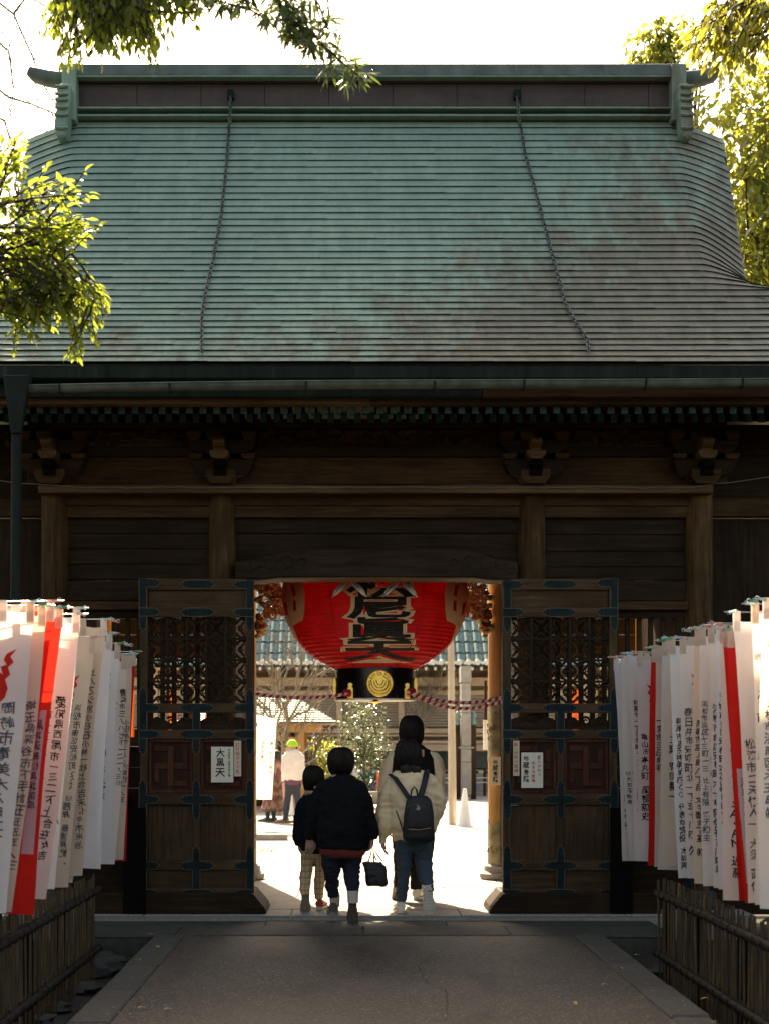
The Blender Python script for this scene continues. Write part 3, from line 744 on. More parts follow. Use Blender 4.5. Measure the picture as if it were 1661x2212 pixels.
# ------------------------------------------------------------------ the copper roof
RA = .32; TH = .37
def rz(t): return 11.1 + 2.4*t
def rh(t): return 4.546 + 3.0*((1-RA)*t + RA*t*t)
def droop(x, t):
    if t < TH-.0001: return 0.
    u = max(0., min(1.5, (abs(x)-2.86)/.50)); a = (t-TH)/(1-TH)
    return lerp(.08, 1, smooth(a/.3))*lerp(.36, .15, smooth(a))*(u**1.35)
def xmax(t): return lerp(3.29, 3.38, smooth((t-.5)/.5)) + .40*max(0, (.54-t)/.17)**2 if t >= TH else 3.70 + 1.1*(1-t/TH)
def rpt(x, t, off=0.):
    dz = 2.4; dh = 3.0*((1-RA)+2*RA*t); L = math.hypot(dz, dh); ny, nz = -dh/L, dz/L
    lift = .10*max(0, (abs(x)-2.9)/1.9)**2*(1-min(1, t/TH)) if t < TH else 0
    dd = droop(x, t)
    return (x, rz(t)+ny*off+dd*.12, rh(t)+nz*off+lift-dd)
_T = [i/400 for i in range(401)]; _S = [0.]
for a, b in zip(_T, _T[1:]): _S.append(_S[-1]+math.hypot(rz(b)-rz(a), rh(b)-rh(a)))
def t_of(s):
    s = max(0, min(_S[-1], s))
    for i in range(400):
        if _S[i+1] >= s: return lerp(_T[i], _T[i+1], (s-_S[i])/(_S[i+1]-_S[i]))
    return 1.
deck = MB()
deck.grid(lambda u, v: rpt(lerp(-1,1,u)*xmax(v*.999), v*.999, -.012), 60, 48)
roof = deck.build('roof', M['copper_dark'], gate, sm=60)
NR = 38; rows = [t_of(_S[-1]*i/NR) for i in range(NR+1)]
sheets = []
for i in range(NR):
    t0, t1 = rows[i], rows[i+1]; xm = min(xmax(t0), xmax(t1)) if t1 < TH else (xmax(t1) if t0 >= TH else 3.40)
    x = -xm - rnd.uniform(0, .05) - (.565 if i % 2 else 0) - .05*math.sin(i*.45); first = True
    while x < xm - .02:
        w = 1.13 + rnd.uniform(-.02, .02); xa, xb = max(-xm, x), min(xm, x+w)
        if xb - xa > .03: sheets.append((i, t0, t1, xa, xb))
        x += w
def sheet_mb(i, t0, t1, xa, xb):
    r = random.Random(hash((i, round(xa, 3))) & 0xffff)
    ncol = 16 if (max(abs(xa), abs(xb)) > 2.85 and t1 > TH) else 6
    te = min(.9999, t1+.10*(t1-t0)); m = MB(); V = []
    j0, j1, j2 = r.uniform(-.0012,.0012), r.uniform(-.0012,.0012), r.uniform(-.001,.002)
    for k in range(ncol+1):
        u = k/ncol; x = lerp(xa, xb, u)
        lip = .019 + lerp(j0, j1, u) + .003*u + .0018*mnoise.noise(Vector((x*2.3, i*1.7, 0))); mid = .011 + j2*math.sin(u*math.pi) + .002*u
        V += [rpt(x, t0, lip-.004), rpt(x, t0, lip), rpt(x, (t0+te)/2, mid), rpt(x, te, .004+.002*u)]
    F_ = []
    for k in range(ncol):
        a, b = k*4, (k+1)*4
        F_ += [(a, b, b+1, a+1), (a+1, b+1, b+2, a+2), (a+2, b+2, b+3, a+3), (a, a+2, b+2, b)]
    F_ += [(0, 1, 2), (ncol*4, ncol*4+2, ncol*4+1)]
    m.add(V, F_); return m
def seen(sh):
    i, t0, t1, xa, xb = sh
    a = rpt(xa, t0); b = rpt(xb, t1); k0, k1 = F/a[1], F/b[1]
    px0, px1 = CX+(a[0]-CAMX)*k0, CX+(b[0]-CAMX)*k1; py0, py1 = CY-(a[2]-CH)*k0, CY-(b[2]-CH)*k1
    return max(0, min(px1, 1661)-max(px0, 0))*abs(py0-py1)
sheets.sort(key=seen, reverse=True)
for sh in sheets[:300]: sheet_mb(*sh).build('copper_sheet', M['copper'], roof)
rest = MB()
for sh in sheets[300:]:
    q = sheet_mb(*sh); rest.add(q.v, q.f)
if rest.v: tag(rest.build('copper_sheet', M['copper'], roof), kind='stuff')
# thick eave face, back slope, hips and gables
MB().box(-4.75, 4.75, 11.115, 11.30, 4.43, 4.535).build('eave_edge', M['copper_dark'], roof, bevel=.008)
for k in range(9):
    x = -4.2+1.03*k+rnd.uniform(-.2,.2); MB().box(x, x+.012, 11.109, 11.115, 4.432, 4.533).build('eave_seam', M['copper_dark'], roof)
b = MB(); b.grid(lambda u, v: (lambda p: (p[0], 13.72+(13.5-p[1])*.72, p[2]))(rpt(lerp(1,-1,u)*xmax(v*.999), v*.999, 0)), 24, 24)
b.build('back_slope', M['copper'], roof, sm=60)
MB().box(-4.75, 4.75, 15.2, 15.48, 4.43, 4.535).build('rear_eave', M['copper_dark'], roof)
for sg in (-1, 1):
    pts = [rpt(3.3, lerp(TH, .999, k/12), 0) for k in range(13)]
    poly = [(p[1]+.04, p[2]-droop(3.3, 0)) for p in pts] + [(13.72+(13.5-p[1])*.70, p[2]) for p in pts[::-1]]
    MB().prism(poly, sg*3.18-.02, sg*3.18+.02, plane='yz').build('gable_board', M['wood_dark_z'], roof)
    zc = 13.575; y0, y1 = rz(TH), 13.72+(13.5-rz(TH))*.72
    MB().add([(sg*3.0, y0, rh(TH)), (sg*3.0, y1, rh(TH)), (sg*4.8, 15.47, 4.6), (sg*4.8, 11.1, 4.6)], [(0,1,2,3) if sg < 0 else (3,2,1,0)]).build('hip_slope', M['copper'], roof)
# ridge: stacked courses, cap, end plates with scrolls, horns
def ridge(name, y0, y1, zf, mat, x0=-2.93, x1=2.90, bev=.006, seg=0):
    zt, zb = WZ(y0, zf), WZ(y1, zf); zr = 27.2-zf
    if not seg: return MB().box(x0, x1, zf, zr, zb, zt).build(name, M[mat], roof, bevel=bev)
    x = x0; k = 0
    while x < x1-.01:
        xe = min(x+seg, x1); MB().box(x+.001, xe-.001, zf-.002*(k%2), zr, zb, zt).build(name, M[mat], roof, bevel=bev); x = xe; k += 1
ridge('ridge_course', 250, 272, 13.50, 'copper_brown', seg=.95)
ridge('ridge_ledge', 246, 250.5, 13.40, 'copper', seg=.93, bev=.003)
ridge('ridge_course', 234, 246, 13.50, 'copper_brown', seg=.95)
ridge('ridge_ledge', 230, 234, 13.39, 'copper', seg=.9, bev=.003)
ridge('ridge_panel', 178, 230, 13.49, 'copper_brown', seg=.62, bev=.003)
ridge('ridge_panel', 166, 178, 13.455, 'copper_brown', seg=.95, bev=.003)
ridge('ridge_ledge', 161.5, 166, 13.37, 'copper', seg=.97, bev=.003)
x = -2.97
while x < 2.90:
    xe = min(x+.86, 2.93); prof = []
    for i in range(9):
        a = math.pi*i/8; prof.append((13.6-.235*math.cos(a), WZ(161.3,13.365)+.155*math.sin(a)**.35))
    MB().prism(prof[::-1], x+.001, xe-.001, plane='yz').build('ridge_cap', M['copper_cap'], roof, sm=40); x = xe
for sg in (-1, 1):
    X = lambda px: sg*abs(WX(px, 13.42)) if sg > 0 else -(WX(px, 13.42)+.03)
    zz = lambda py: WZ(py, 13.42)
    MB().prism([(X(1446), zz(145)), (X(1477), zz(147)), (X(1477), zz(200)), (X(1482), zz(268)), (X(1447), zz(268))], 13.33, 13.84).build('ridge_end_plate', M['copper'], roof, bevel=.01)
    out = [(1452,205),(1470,203),(1481,208),(1482,222),(1476,228),(1482,234),(1484,248),(1478,256),(1484,264),(1486,290),(1485,310),(1478,319),(1466,319),(1460,308),(1458,280),(1455,255),(1452,235)]
    o = MB().prism([(X(a), zz(b_)) for a, b_ in out], 13.18, 13.40).build('ridge_end_scroll', M['copper'], roof, bevel=.025)
    for py in (212, 228, 240, 256, 272, 300):
        m = MB().tube([(X(1456), 13.172, zz(py)), (X(1470), 13.166, zz(py+2)), (X(1483), 13.172, zz(py))], .016, 6); m.build('scroll_rib', M['copper'], o, sm=60)
    pts = [(X(1440), 13.6, zz(152)), (X(1490), 13.6, zz(154)), (X(1515), 13.6, zz(151)), (X(1545), 13.6, zz(143)), (X(1560), 13.6, zz(134))]
    MB().tube(pts, [.085,.085,.082,.075,.05], 10).build('ridge_horn', M['copper_cap'], roof, sm=50)
# gutter, hangers, downpipe
gp = [(WX(px, 11.0), 11.0, WZ(py, 11.0)) for px, py in ((58,836),(200,833),(380,830),(600,827),(830,825.5),(1100,824.5),(1400,823.5),(1760,821))]
for a, b_ in zip(gp, gp[1:]):
    m = MB(); n = 8; rr = []
    for P_ in (a, b_):
        rr.append([(P_[0], P_[1]+.05*math.cos(math.pi+math.pi*k/n), P_[2]+.055*math.sin(math.pi+math.pi*k/n)) for k in range(n+1)] + [(P_[0], P_[1]+.044*math.cos(2*math.pi-math.pi*k/n), P_[2]+.003+.049*math.sin(2*math.pi-math.pi*k/n)) for k in range(n+1)])
    m.rings(rr); m.tube([(a[0], a[1]-.05, a[2]), (b_[0], b_[1]-.05, b_[2])], .007, 6)
    m.build('gutter', M['gutter'], roof, sm=50)
for px in (132, 369, 662, 938, 1130, 1392, 1600):
    x = WX(px, 11.); zz_ = gp[0][2] + (gp[-1][2]-gp[0][2])*(px-58)/1700
    MB().tube([(x,10.945,zz_+.01),(x,10.95,zz_-.05),(x,11.0,zz_-.066),(x,11.06,zz_-.03),(x,11.2,zz_+.0)], .009, 6).build('gutter_hanger', M['copper_dark'], roof)
m = MB(); zf = 10.95
for i, (x0, x1, py) in enumerate(((10,66,813),(14,62,850),(20,50,925),(22,46,932))): pass
rr = []
for x0, x1, py in ((10,66,813),(24,48,925),(25,46,936)):
    a, b_ = WX(x0, zf), WX(x1, zf); d = (b_-a)*.4; z_ = WZ(py, zf)
    rr.append([(a, zf-d*.5, z_), (b_, zf-d*.5, z_), (b_, zf+d, z_), (a, zf+d, z_)])
m.rings(rr[::-1])
m.build('rain_hopper', M['copper_dark'], roof, bevel=.004)
xp = WX(34, zf); MB().tube([(xp, 11.0, WZ(930, zf)), (xp-.01, 11.0, 2.5), (xp-.03, 11.02, 1.0), (xp-.03, 11.02, -.1)], .042, 10).build('downpipe', M['copper_dark'], roof, sm=50)
# thin white cable stapled along the tie beam
pts = []
for i in range(90):
    px = lerp(-60, 1680, i/89); py = 1053 + 3*mnoise.noise(Vector((px*.012, 0, 0))) + 2*mnoise.noise(Vector((px*.05, 5, 0)))
    if px < 150: py -= (150-px)*.10
    if px > 1500: py -= (px-1500)*.14
    pts.append(W(px, py, 12.125))
tag(MB().tube(pts, .0035, 4).build('cable', M['wire']), 'thin pale cable running along the tie beam of the gate', 'cable')
# ------------------------------------------------------------------ chains lying down the roof
lk = []
for k in range(12):
    a = 2*math.pi*k/12; lk.append((.0135*math.cos(a), 0, .026*math.sin(a)))
lm = MB(); lm.tube(lk+[lk[0]], .0062, 5, cap=False); LINK = lm.mesh('link', M['chain'], sm=60)
def interp(pl, y):
    for (x0, y0), (x1, y1) in zip(pl, pl[1:]):
        if y0 <= y <= y1: return lerp(x0, x1, (y-y0)/(y1-y0))
    return pl[-1][0]
def chain(pl, label):
    top = W(pl[0][0], pl[0][1], 13.45); th = thing('roof_chain', top, label, 'chain', 'chains hanging down the roof')
    MB().box(top.x-.03, top.x+.03, 13.43, 13.49, top.z-.02, top.z+.06).build('fixing', M['copper_dark'], th)
    path_ = [top]
    for py in (222, 231): path_.append(W(interp(pl, py), py, 13.36))
    for py in (246, 262): path_.append(W(interp(pl, py), py, 13.33))
    for i in range(60, -1, -1):
        t = lerp(.035, .965, i/60); z_, h_ = rz(t), rh(t); py = CY-(h_-CH)*F/z_
        p = rpt(WX(interp(pl, py), z_), t, .045); path_.append(Vector(p))
    d = 0; acc = []
    for a, b_ in zip(path_, path_[1:]):
        L = (b_-a).length
        while d < L: acc.append((a.lerp(b_, d/L), (b_-a).normalized())); d += .040
        d -= L
    for i, (p, dr) in enumerate(acc):
        q = dr.to_track_quat('Z', 'Y').to_matrix() @ Matrix.Rotation(rad(45 + 90*(i % 2) + rnd.uniform(-14,14)), 3, 'Z')
        inst('link', LINK, th, p, q.to_euler())
chain([(499,208),(497,270),(491,360),(480,470),(462,570),(446,640),(438,690),(437,748)], 'iron chain lying down the left part of the copper roof')
chain([(1116,208),(1121,270),(1132,340),(1160,440),(1183,530),(1212,640),(1225,680),(1268,748)], 'iron chain lying down the right part of the copper roof')
# ------------------------------------------------------------------ the great red lantern
LZ = 13.7
def lmat():
    k = NT('lantern_red'); geo = k.n('ShaderNodeNewGeometry').outputs['Position']
    s = k.noise(k.map(geo, (2.5, 2.5, 30)), 1.6, 5, .65); w = k.noise(k.map(geo, (5, 5, 34)), 3, 4, .7); f = k.noise(geo, 5, 4)
    c = k.ramp(f, (.3, (.52,.022,.034)), (.7, (.74,.045,.06)))
    c = k.mix(k.ramp(w, (.60, 0.), (.70, .55)), c, (.48,.27,.16))
    c = k.mix(k.ramp(s, (.33, .5), (.5, 0.)), c, (.2,.012,.012))
    m = k.fin(c, .6, 0, .3); k.translucent(k.mix(.5, c, (1.,.13,.09)), .5); return m
M['lantern'] = lmat()
def wornpaint(name, col, chip, lo=.58):
    k = NT(name); geo = k.n('ShaderNodeNewGeometry').outputs['Position']
    w = k.noise(k.map(geo, (4, 4, 26)), 4, 5, .7)
    c = k.mix(k.ramp(w, (lo, 0.), (lo+.1, .6)), col, chip); m = k.fin(c, .7, 0, .2)
    if col[0] > .3: k.translucent((.95,.80,.5), .2)
    return m
M['lantern_cream'] = wornpaint('lantern_cream', (.84,.70,.43), (.5,.3,.16), .64)
M['lantern_black'] = wornpaint('lantern_black', (.014,.013,.013), (.20,.15,.09), .57)
zc = WZ(1290, LZ)
prof_px = [(1447,86),(1436,106),(1424,126),(1410,144),(1395,159),(1380,171),(1362,181),(1342,190),(1320,196.5),(1300,199.5),(1285,200)]
prof = [(WZ(y, LZ), w*LZ/F) for y, w in prof_px]
prof += [(2*zc-a, b) for a, b in prof[::-1]][1:]
ZB, ZT = prof[0][0], prof[-1][0]
def lr(Z):
    Z = max(ZB, min(ZT, Z))
    for (a, ra), (b, rb_) in zip(prof, prof[1:]):
        if a <= Z <= b: return lerp(ra, rb_, (Z-a)/(b-a))
    return prof[-1][1]
LX = .0
lan = thing('paper_lantern', (LX, LZ, ZB-.31), 'huge red paper lantern with black brush characters hanging in the gateway', 'lantern')
m = MB(); n = 72; NRB = 40; rr = []
for i in range(NRB*3+1):
    Z = lerp(ZB, ZT, i/(NRB*3)); q = (i % 3)/3
    row = []
    for k in range(n):
        a = 2*math.pi*k/n; r = lr(Z) + .012*math.sin(2*math.pi*q+.6) + .006*mnoise.noise(Vector((math.cos(a)*2, math.sin(a)*2, Z*7)))*(1+2*smooth((ZB+.35-Z)/.3))
        row.append((LX+r*math.cos(a), LZ+r*math.sin(a), Z))
    rr.append(row)
m.rings(rr, cap=False); m.build('lantern_body', M['lantern'], lan, sm=180)
def onlan(e):
    def fn(px, _, py):                                       # surveyed px/py onto the lantern's skin
        d = LZ-.85
        for _i in range(10):
            x, z = WX(px, d), WZ(py, d); r = lr(z)+e; xx = max(-r*.985, min(r*.985, x-LX)); d = .5*d+.5*(LZ-math.sqrt(max(1e-6, r*r-xx*xx)))
        return (LX+xx, LZ-math.sqrt(max(1e-6, r*r-xx*xx)), z)
    return fn
q = LZ/F
for k_, e, mat, nm in ((2, .011, 'lantern_cream', 'character_outline'), (1, .015, 'lantern_black', 'brush_character')):
    for ch, y0, y1, hw in (('枳',1236,1290,72),('尼',1286,1336,74),('眞',1333,1386,70),('天',1381,1428,80)):
        vs, fs = GLY[(ch, k_)]; t = MB()
        t.add([(820+x*2*hw, 0, lerp(y1, y0, .5+y*1.03)) for x, y in vs], fs)
        refine(t, 6, onlan(e)).build(nm, M[mat], lan, sm=180)
for sg in (-1, 1):      # edges of the characters painted on the lantern's other faces
    P_ = lambda pts: [(px, 0, py) for px, py in ([(1619-a, b) for a, b in pts] if sg > 0 else pts)]
    t = MB(); pts = P_([(609,1252),(654,1252),(659,1280),(658,1318),(655,1340),(640,1347),(634,1352),(645,1385),(662,1412),(648,1402),(634,1382),(622,1350),(614,1320),(609,1290)])
    t.add(pts, [tuple(range(len(pts)))]); refine(t, 5, onlan(.011)).build('character_outline', M['lantern_cream'], lan, sm=180)
    t = MB()
    for pp in ([(628,1262),(636,1264),(640,1285),(634,1290)], [(634,1296),(640,1298),(641,1318),(634,1322)], [(613,1300),(620,1304),(623,1330),(617,1326)]):
        pts = P_(pp); t.add(pts, [tuple(range(len(pts)))])
    refine(t, 5, onlan(.0135)).build('painted_stroke', M['lantern'], lan, sm=180)
for a in (-118, -62, -20, 20, 200, 90):
    pts = [(LX+(lr(Z)+.007)*math.cos(rad(a)), LZ+(lr(Z)+.007)*math.sin(rad(a)), Z) for Z in [lerp(ZB, ZT, i/24) for i in range(25)]]
    MB().tube(pts, .006, 5).build('seam', M['lantern'], lan, sm=60)
rb_ = 86*q; zb = WZ(1513, LZ)
MB().lathe([(rb_-.03,zb+.01),(rb_-.002,zb+.012),(rb_,zb+.03),(rb_,ZB-.012),(rb_+.008,ZB-.01),(rb_+.008,ZB+.012),(rb_-.02,ZB+.014)], (LX,LZ,0), 64).build('lower_ring', M['black'], lan, sm=40)
MB().lathe([(rb_-.05,zb-.004),(rb_+.006,zb-.004),(rb_+.008,zb+.004),(rb_+.004,zb+.011),(rb_-.04,zb+.0095)], (LX,LZ,0), 64).build('ring_rim', M['plaster'], lan, sm=40)
MB().lathe([(rb_,ZT-.01),(rb_,ZT+.2),(rb_-.03,ZT+.21)], (LX,LZ,0), 48).build('upper_ring', M['black'], lan, sm=40)
MB().tube([(LX,LZ,ZT+.2),(LX,LZ,4.3)], .03, 8).build('hanging_rod', M['black'], lan)
# gilt crest on the ring
yc = LZ-rb_-.012; xc = .04; zz = WZ(1480, LZ); R_ = 28.5*q
m = MB(); prof_c = [(R_,0),(R_,.012),(R_*.95,.018),(R_*.93,.012),(0.001,.013)]
rr = [[(xc+r*math.cos(2*math.pi*k/40), yc-h, zz+r*math.sin(2*math.pi*k/40)) for k in range(40)] for r, h in prof_c]
m.rings(rr, cap=False); crest = m.build('crest', M['gold'], lan, sm=40); fix_normals(crest)
m = MB()
for i, r in enumerate((.055,.072,.09,.108)):
    pts = [(xc+(r*.62+.012*i)*math.cos(a), yc-.014, zz+.035-.012*i-r*.95*abs(math.sin(a))) for a in [math.pi+math.pi*j/14 for j in range(15)]]
    m.tube(pts, .0042, 5)
for sg in (-1, 1):
    m.tube([(xc+sg*(.03+.055*math.sin(t)), yc-.014, zz+.075-.15*t/3) for t in [j*.22 for j in range(14)]], .0042, 5)
    for a, b, r in ((.085,.055,.018),(.097,.02,.014),(.06,.085,.016),(.09,-.005,.011)):
        m.tube([(x, yc-.014, y) for x, y in spiral(xc+sg*a, zz+b, r, 1, 1, sg, 12)], .004, 4)
m.tube([(x, yc-.014, y) for x, y in spiral(xc, zz+.095, .026, 1.2, 2, 1, 14)], .0045, 4)
m.build('crest_relief', M['gold'], crest, sm=60)
for px in (757, 880):
    x = WX(px, 13.35); y = LZ-math.sqrt(max(0, rb_**2-x*x))-.02; z0 = zb+.01; w = .03
    MB().prism([(x-w,z0),(x+w,z0),(x+w,z0+.1),(x+w*.6,z0+.11),(x+w*.9,z0+.13),(x+w*.5,z0+.15),(x,z0+.152),(x-w*.5,z0+.15),(x-w*.9,z0+.13),(x-w*.6,z0+.11),(x-w,z0+.1)], y-.012, y+.05).build('gilt_fitting', M['gold'], lan, bevel=.004)
for a in (187, -7):
    x = LX+(rb_+.006)*math.cos(rad(a)); y = LZ+(rb_+.006)*math.sin(rad(a)); MB().prism([(x-.02,zb+.06),(x+.02,zb+.06),(x+.016,zb+.12),(x+.024,zb+.15),(x+.012,zb+.22),(x-.012,zb+.22),(x-.024,zb+.15),(x-.016,zb+.12)], y-.05, y+.05).build('gilt_fitting', M['gold'], lan, bevel=.004)
MB().lathe([(.001,-.04),(.02,-.036),(.03,-.03),(.066,-.024),(.07,-.018),(.03,-.012),(.02,0),(.02,.01)], (LX,LZ-rb_+.06,zb-.005), 16).build('ring_pendant', M['gold'], lan, sm=50)
# metal canopy over the lantern: rails with hanging leaf-shaped points
m = MB().box(WX(699,12.75), WX(923,12.75), 12.72, 12.76, WZ(1258,12.75), WZ(1254,12.75)); 
can = thing('lantern_canopy', (0, 12.75, 3.02), 'grey metal canopy rail with four hanging leaf points above the red lantern', 'canopy')
m.build('rail', M['iron'], can)
for x0 in (755, 864):
    for d in (-1, 1):
        pts = [(x0+d*3,1257),(x0+d*13,1258),(x0+d*24,1264),(x0+d*33,1276),(x0+d*38,1291),(x0+d*26,1284),(x0+d*14,1274),(x0+d*6,1265)]
        o = MB(); P_ = [(WX(a,12.74), WZ(b,12.74)) for a, b in pts]; o.prism(P_, 12.735, 12.755)
        o.tube([(WX(x0+d*8,12.73),12.731,WZ(1260,12.73)),(WX(x0+d*22,12.73),12.722,WZ(1270,12.73)),(WX(x0+d*37,12.73),12.731,WZ(1290,12.73))], .008, 5)
        o.build('leaf_point', M['steel'], can, bevel=.004)
# ------------------------------------------------------------------ red and white ropes to the door posts
def rope(pts, label, knot=True):
    m = MB(); P_ = []
    for i in range(61):
        t = i/60; a, b, c = Vector(pts[0]), Vector(pts[1]), Vector(pts[2])
        P_.append(a*(1-t)**2 + b*2*t*(1-t) + c*t*t)
    n = 10; vs = []; L = 0; tw = []
    for i, p in enumerate(P_):
        if i: L += (p-P_[i-1]).length
        tw.append(L)
    rr = []
    NS = 200
    for j in range(NS+1):
        s = L*j/NS; i = min(59, max(0, next(k for k in range(61) if tw[k] >= s-1e-9)-1)) if s > 0 else 0
        u = (s-tw[i])/max(1e-6, tw[i+1]-tw[i]); p = P_[i].lerp(P_[i+1], u); d = (P_[i+1]-P_[i]).normalized()
        X_ = d.cross(Vector((0,0,1))).normalized(); Y_ = X_.cross(d); th = s*95
        ring = []
        for k in range(n):
            a = 2*math.pi*k/n; r = .0155*(1+.16*math.cos(2*(a)))
            ring.append(p + (X_*math.cos(a+th) + Y_*math.sin(a+th))*r)
        rr.append(ring)
    nn = n
    V = [v for r in rr for v in r]; Fs = []; Ms = []
    for j in range(NS):
        for k in range(nn):
            Fs.append((j*nn+k, j*nn+(k+1)%nn, (j+1)*nn+(k+1)%nn, (j+1)*nn+k)); Ms.append(0 if k < nn//2 else 1)
    m.v = [tuple(v) for v in V]; m.f = Fs; m.m = Ms
    o = m.build('twisted_rope', [M['rope_red'], M['rope_white']], sm=60)
    return tag(o, label, 'rope', 'red and white ropes tied to the lantern')
M['rope_red'] = cloth('rope_red', (.50,.025,.035), rough=.8); M['rope_white'] = cloth('rope_white', (.68,.56,.46), rough=.8)
def dip(a, b, sag): mid = (Vector(a)+Vector(b))/2; mid.z -= 2*sag; return (a, tuple(mid), b)
la = (WX(758,13.32), 13.29, WZ(1497,13.32)); ra = (WX(880,13.32), 13.29, WZ(1494,13.32))
rope(dip((WX(546,12.9),12.9,WZ(1497,12.9)), la, .045), 'red and white twisted rope from the left post to the lantern ring')
r1 = rope(dip(ra, (WX(1086,12.9),12.9,WZ(1507,12.9)), .075), 'upper red and white rope from the lantern ring to the right post')
rope(dip((ra[0]+.05,ra[1],ra[2]-.03), (WX(1086,12.88),12.88,WZ(1514,12.88)), .10), 'lower red and white rope sagging beside the upper one on the right')
for (x, y, z) in (la, ra):
    sg = 1 if x < 0 else -1
    m = MB()
    for k in range(3):
        m.tube([(x-sg*.05*(1-k*.3)+.02*math.cos(t), y-.02+.012*k, z+.028*math.sin(t)) for t in [j*math.pi/5 for j in range(11)]], .011, 6)
    m.build('knot', M['rope_red'], lan, sm=60)
# ------------------------------------------------------------------ paper notices
def notice(x0, x1, y0, y1, z, label, cols, mat='paper', nm='paper_notice'):
    a, b, c, d = WX(x0,z), WX(x1,z), WZ(y1,z), WZ(y0,z)
    th = MB().box(a, b, z-.0025, z, c, d).build(nm, M[mat]); tag(th, label, 'notice', 'paper notices pasted up at the gate')
    for txt, px, py, sz, ink, lim in cols:
        mb = column(txt, sz*z/F, lambda x, y: (x, z-.004, d-y), WX(px,z), (py-y0)*z/F, jit=.03, step=lim)
        tag(mb.build('lettering', M[ink], th), kind='stuff')
zn = ZD-.014
notice(457, 505, 1613, 1690, zn, 'white notice with three large black characters on the left door', [('大黒天', 477, 1617, 20, 'ink', 1.12), ('金運財宝　福徳円満の神', 496, 1618, 5.2, 'ink_grey', 1.1)])
notice(506.5, 522, 1600, 1677, zn+.004, 'narrow slip with red writing beside the white notice on the left door', [('打ち出の小づち', 514, 1605, 8.8, 'ink_red', 1.13)], 'paper_old')
notice(1125, 1172, 1625.5, 1702, zn, 'white notice with black and red columns on the right door', [('地蔵菩薩', 1135.5, 1632, 12.8, 'ink', 1.16), ('願いが叶う', 1164, 1632, 8.2, 'ink_red', 1.2), ('大きな宝珠', 1151, 1644, 8.4, 'ink_red', 1.18)])
notice(1107.5, 1121, 1600, 1676, zn+.004, 'narrow slip with red writing left of the notice on the right door', [('願いが叶う宝珠', 1114, 1604, 8.6, 'ink_red', 1.14)], 'paper_old')
notice(1059.5, 1083, 1635, 1696, 14.85, 'pale strip with four black characters on the honey coloured rear pillar', [('地蔵菩薩', 1069, 1641, 11.4, 'ink', 1.1)])
# ------------------------------------------------------------------ votive banners
def peg_mesh(mat):
    m = MB()
    for s in (-1, 1):
        m.prism([(-.030,s*.003),(-.026,s*.0075),(.004,s*.006),(.014,s*.0045),(.016,s*.001),(.004,s*.0012)], -.006, .006, plane='xz')
    m.tube([(.018+.0105*math.cos(t), 0, .0105*math.sin(t)) for t in [k*math.pi/5 for k in range(11)]], .0016, 4, 1, cap=False)
    return m.mesh('peg', [M[mat], M['steel']])
PEGS = [peg_mesh('peg_'+c) for c in ('green','clear','pink','yellow')]
FLAME = [(0,-1),(.32,-.93),(.55,-.7),(.62,-.4),(.5,-.12),(.66,.05),(.58,.28),(.74,.45),(.62,.62),(.8,.86),(.46,.7),(.4,.5),(.52,.34),(.3,.28),(.42,.02),(.22,.1),(.26,.42),(.1,.62),(.2,1.0),(-.06,.72),(-.14,.45),(-.02,.2),(-.22,.16),(-.4,.04),(-.3,.3),(-.5,.36),(-.38,.52),(-.46,.72),(-.8,.88),(-.6,.62),(-.74,.45),(-.56,.28),(-.66,.05),(-.5,-.12),(-.62,-.4),(-.55,-.7),(-.32,-.93)]
RING = [(.30*math.cos(t), -.5+.30*math.sin(t)) for t in [k*math.pi/8 for k in range(16)]]
NB = [0]
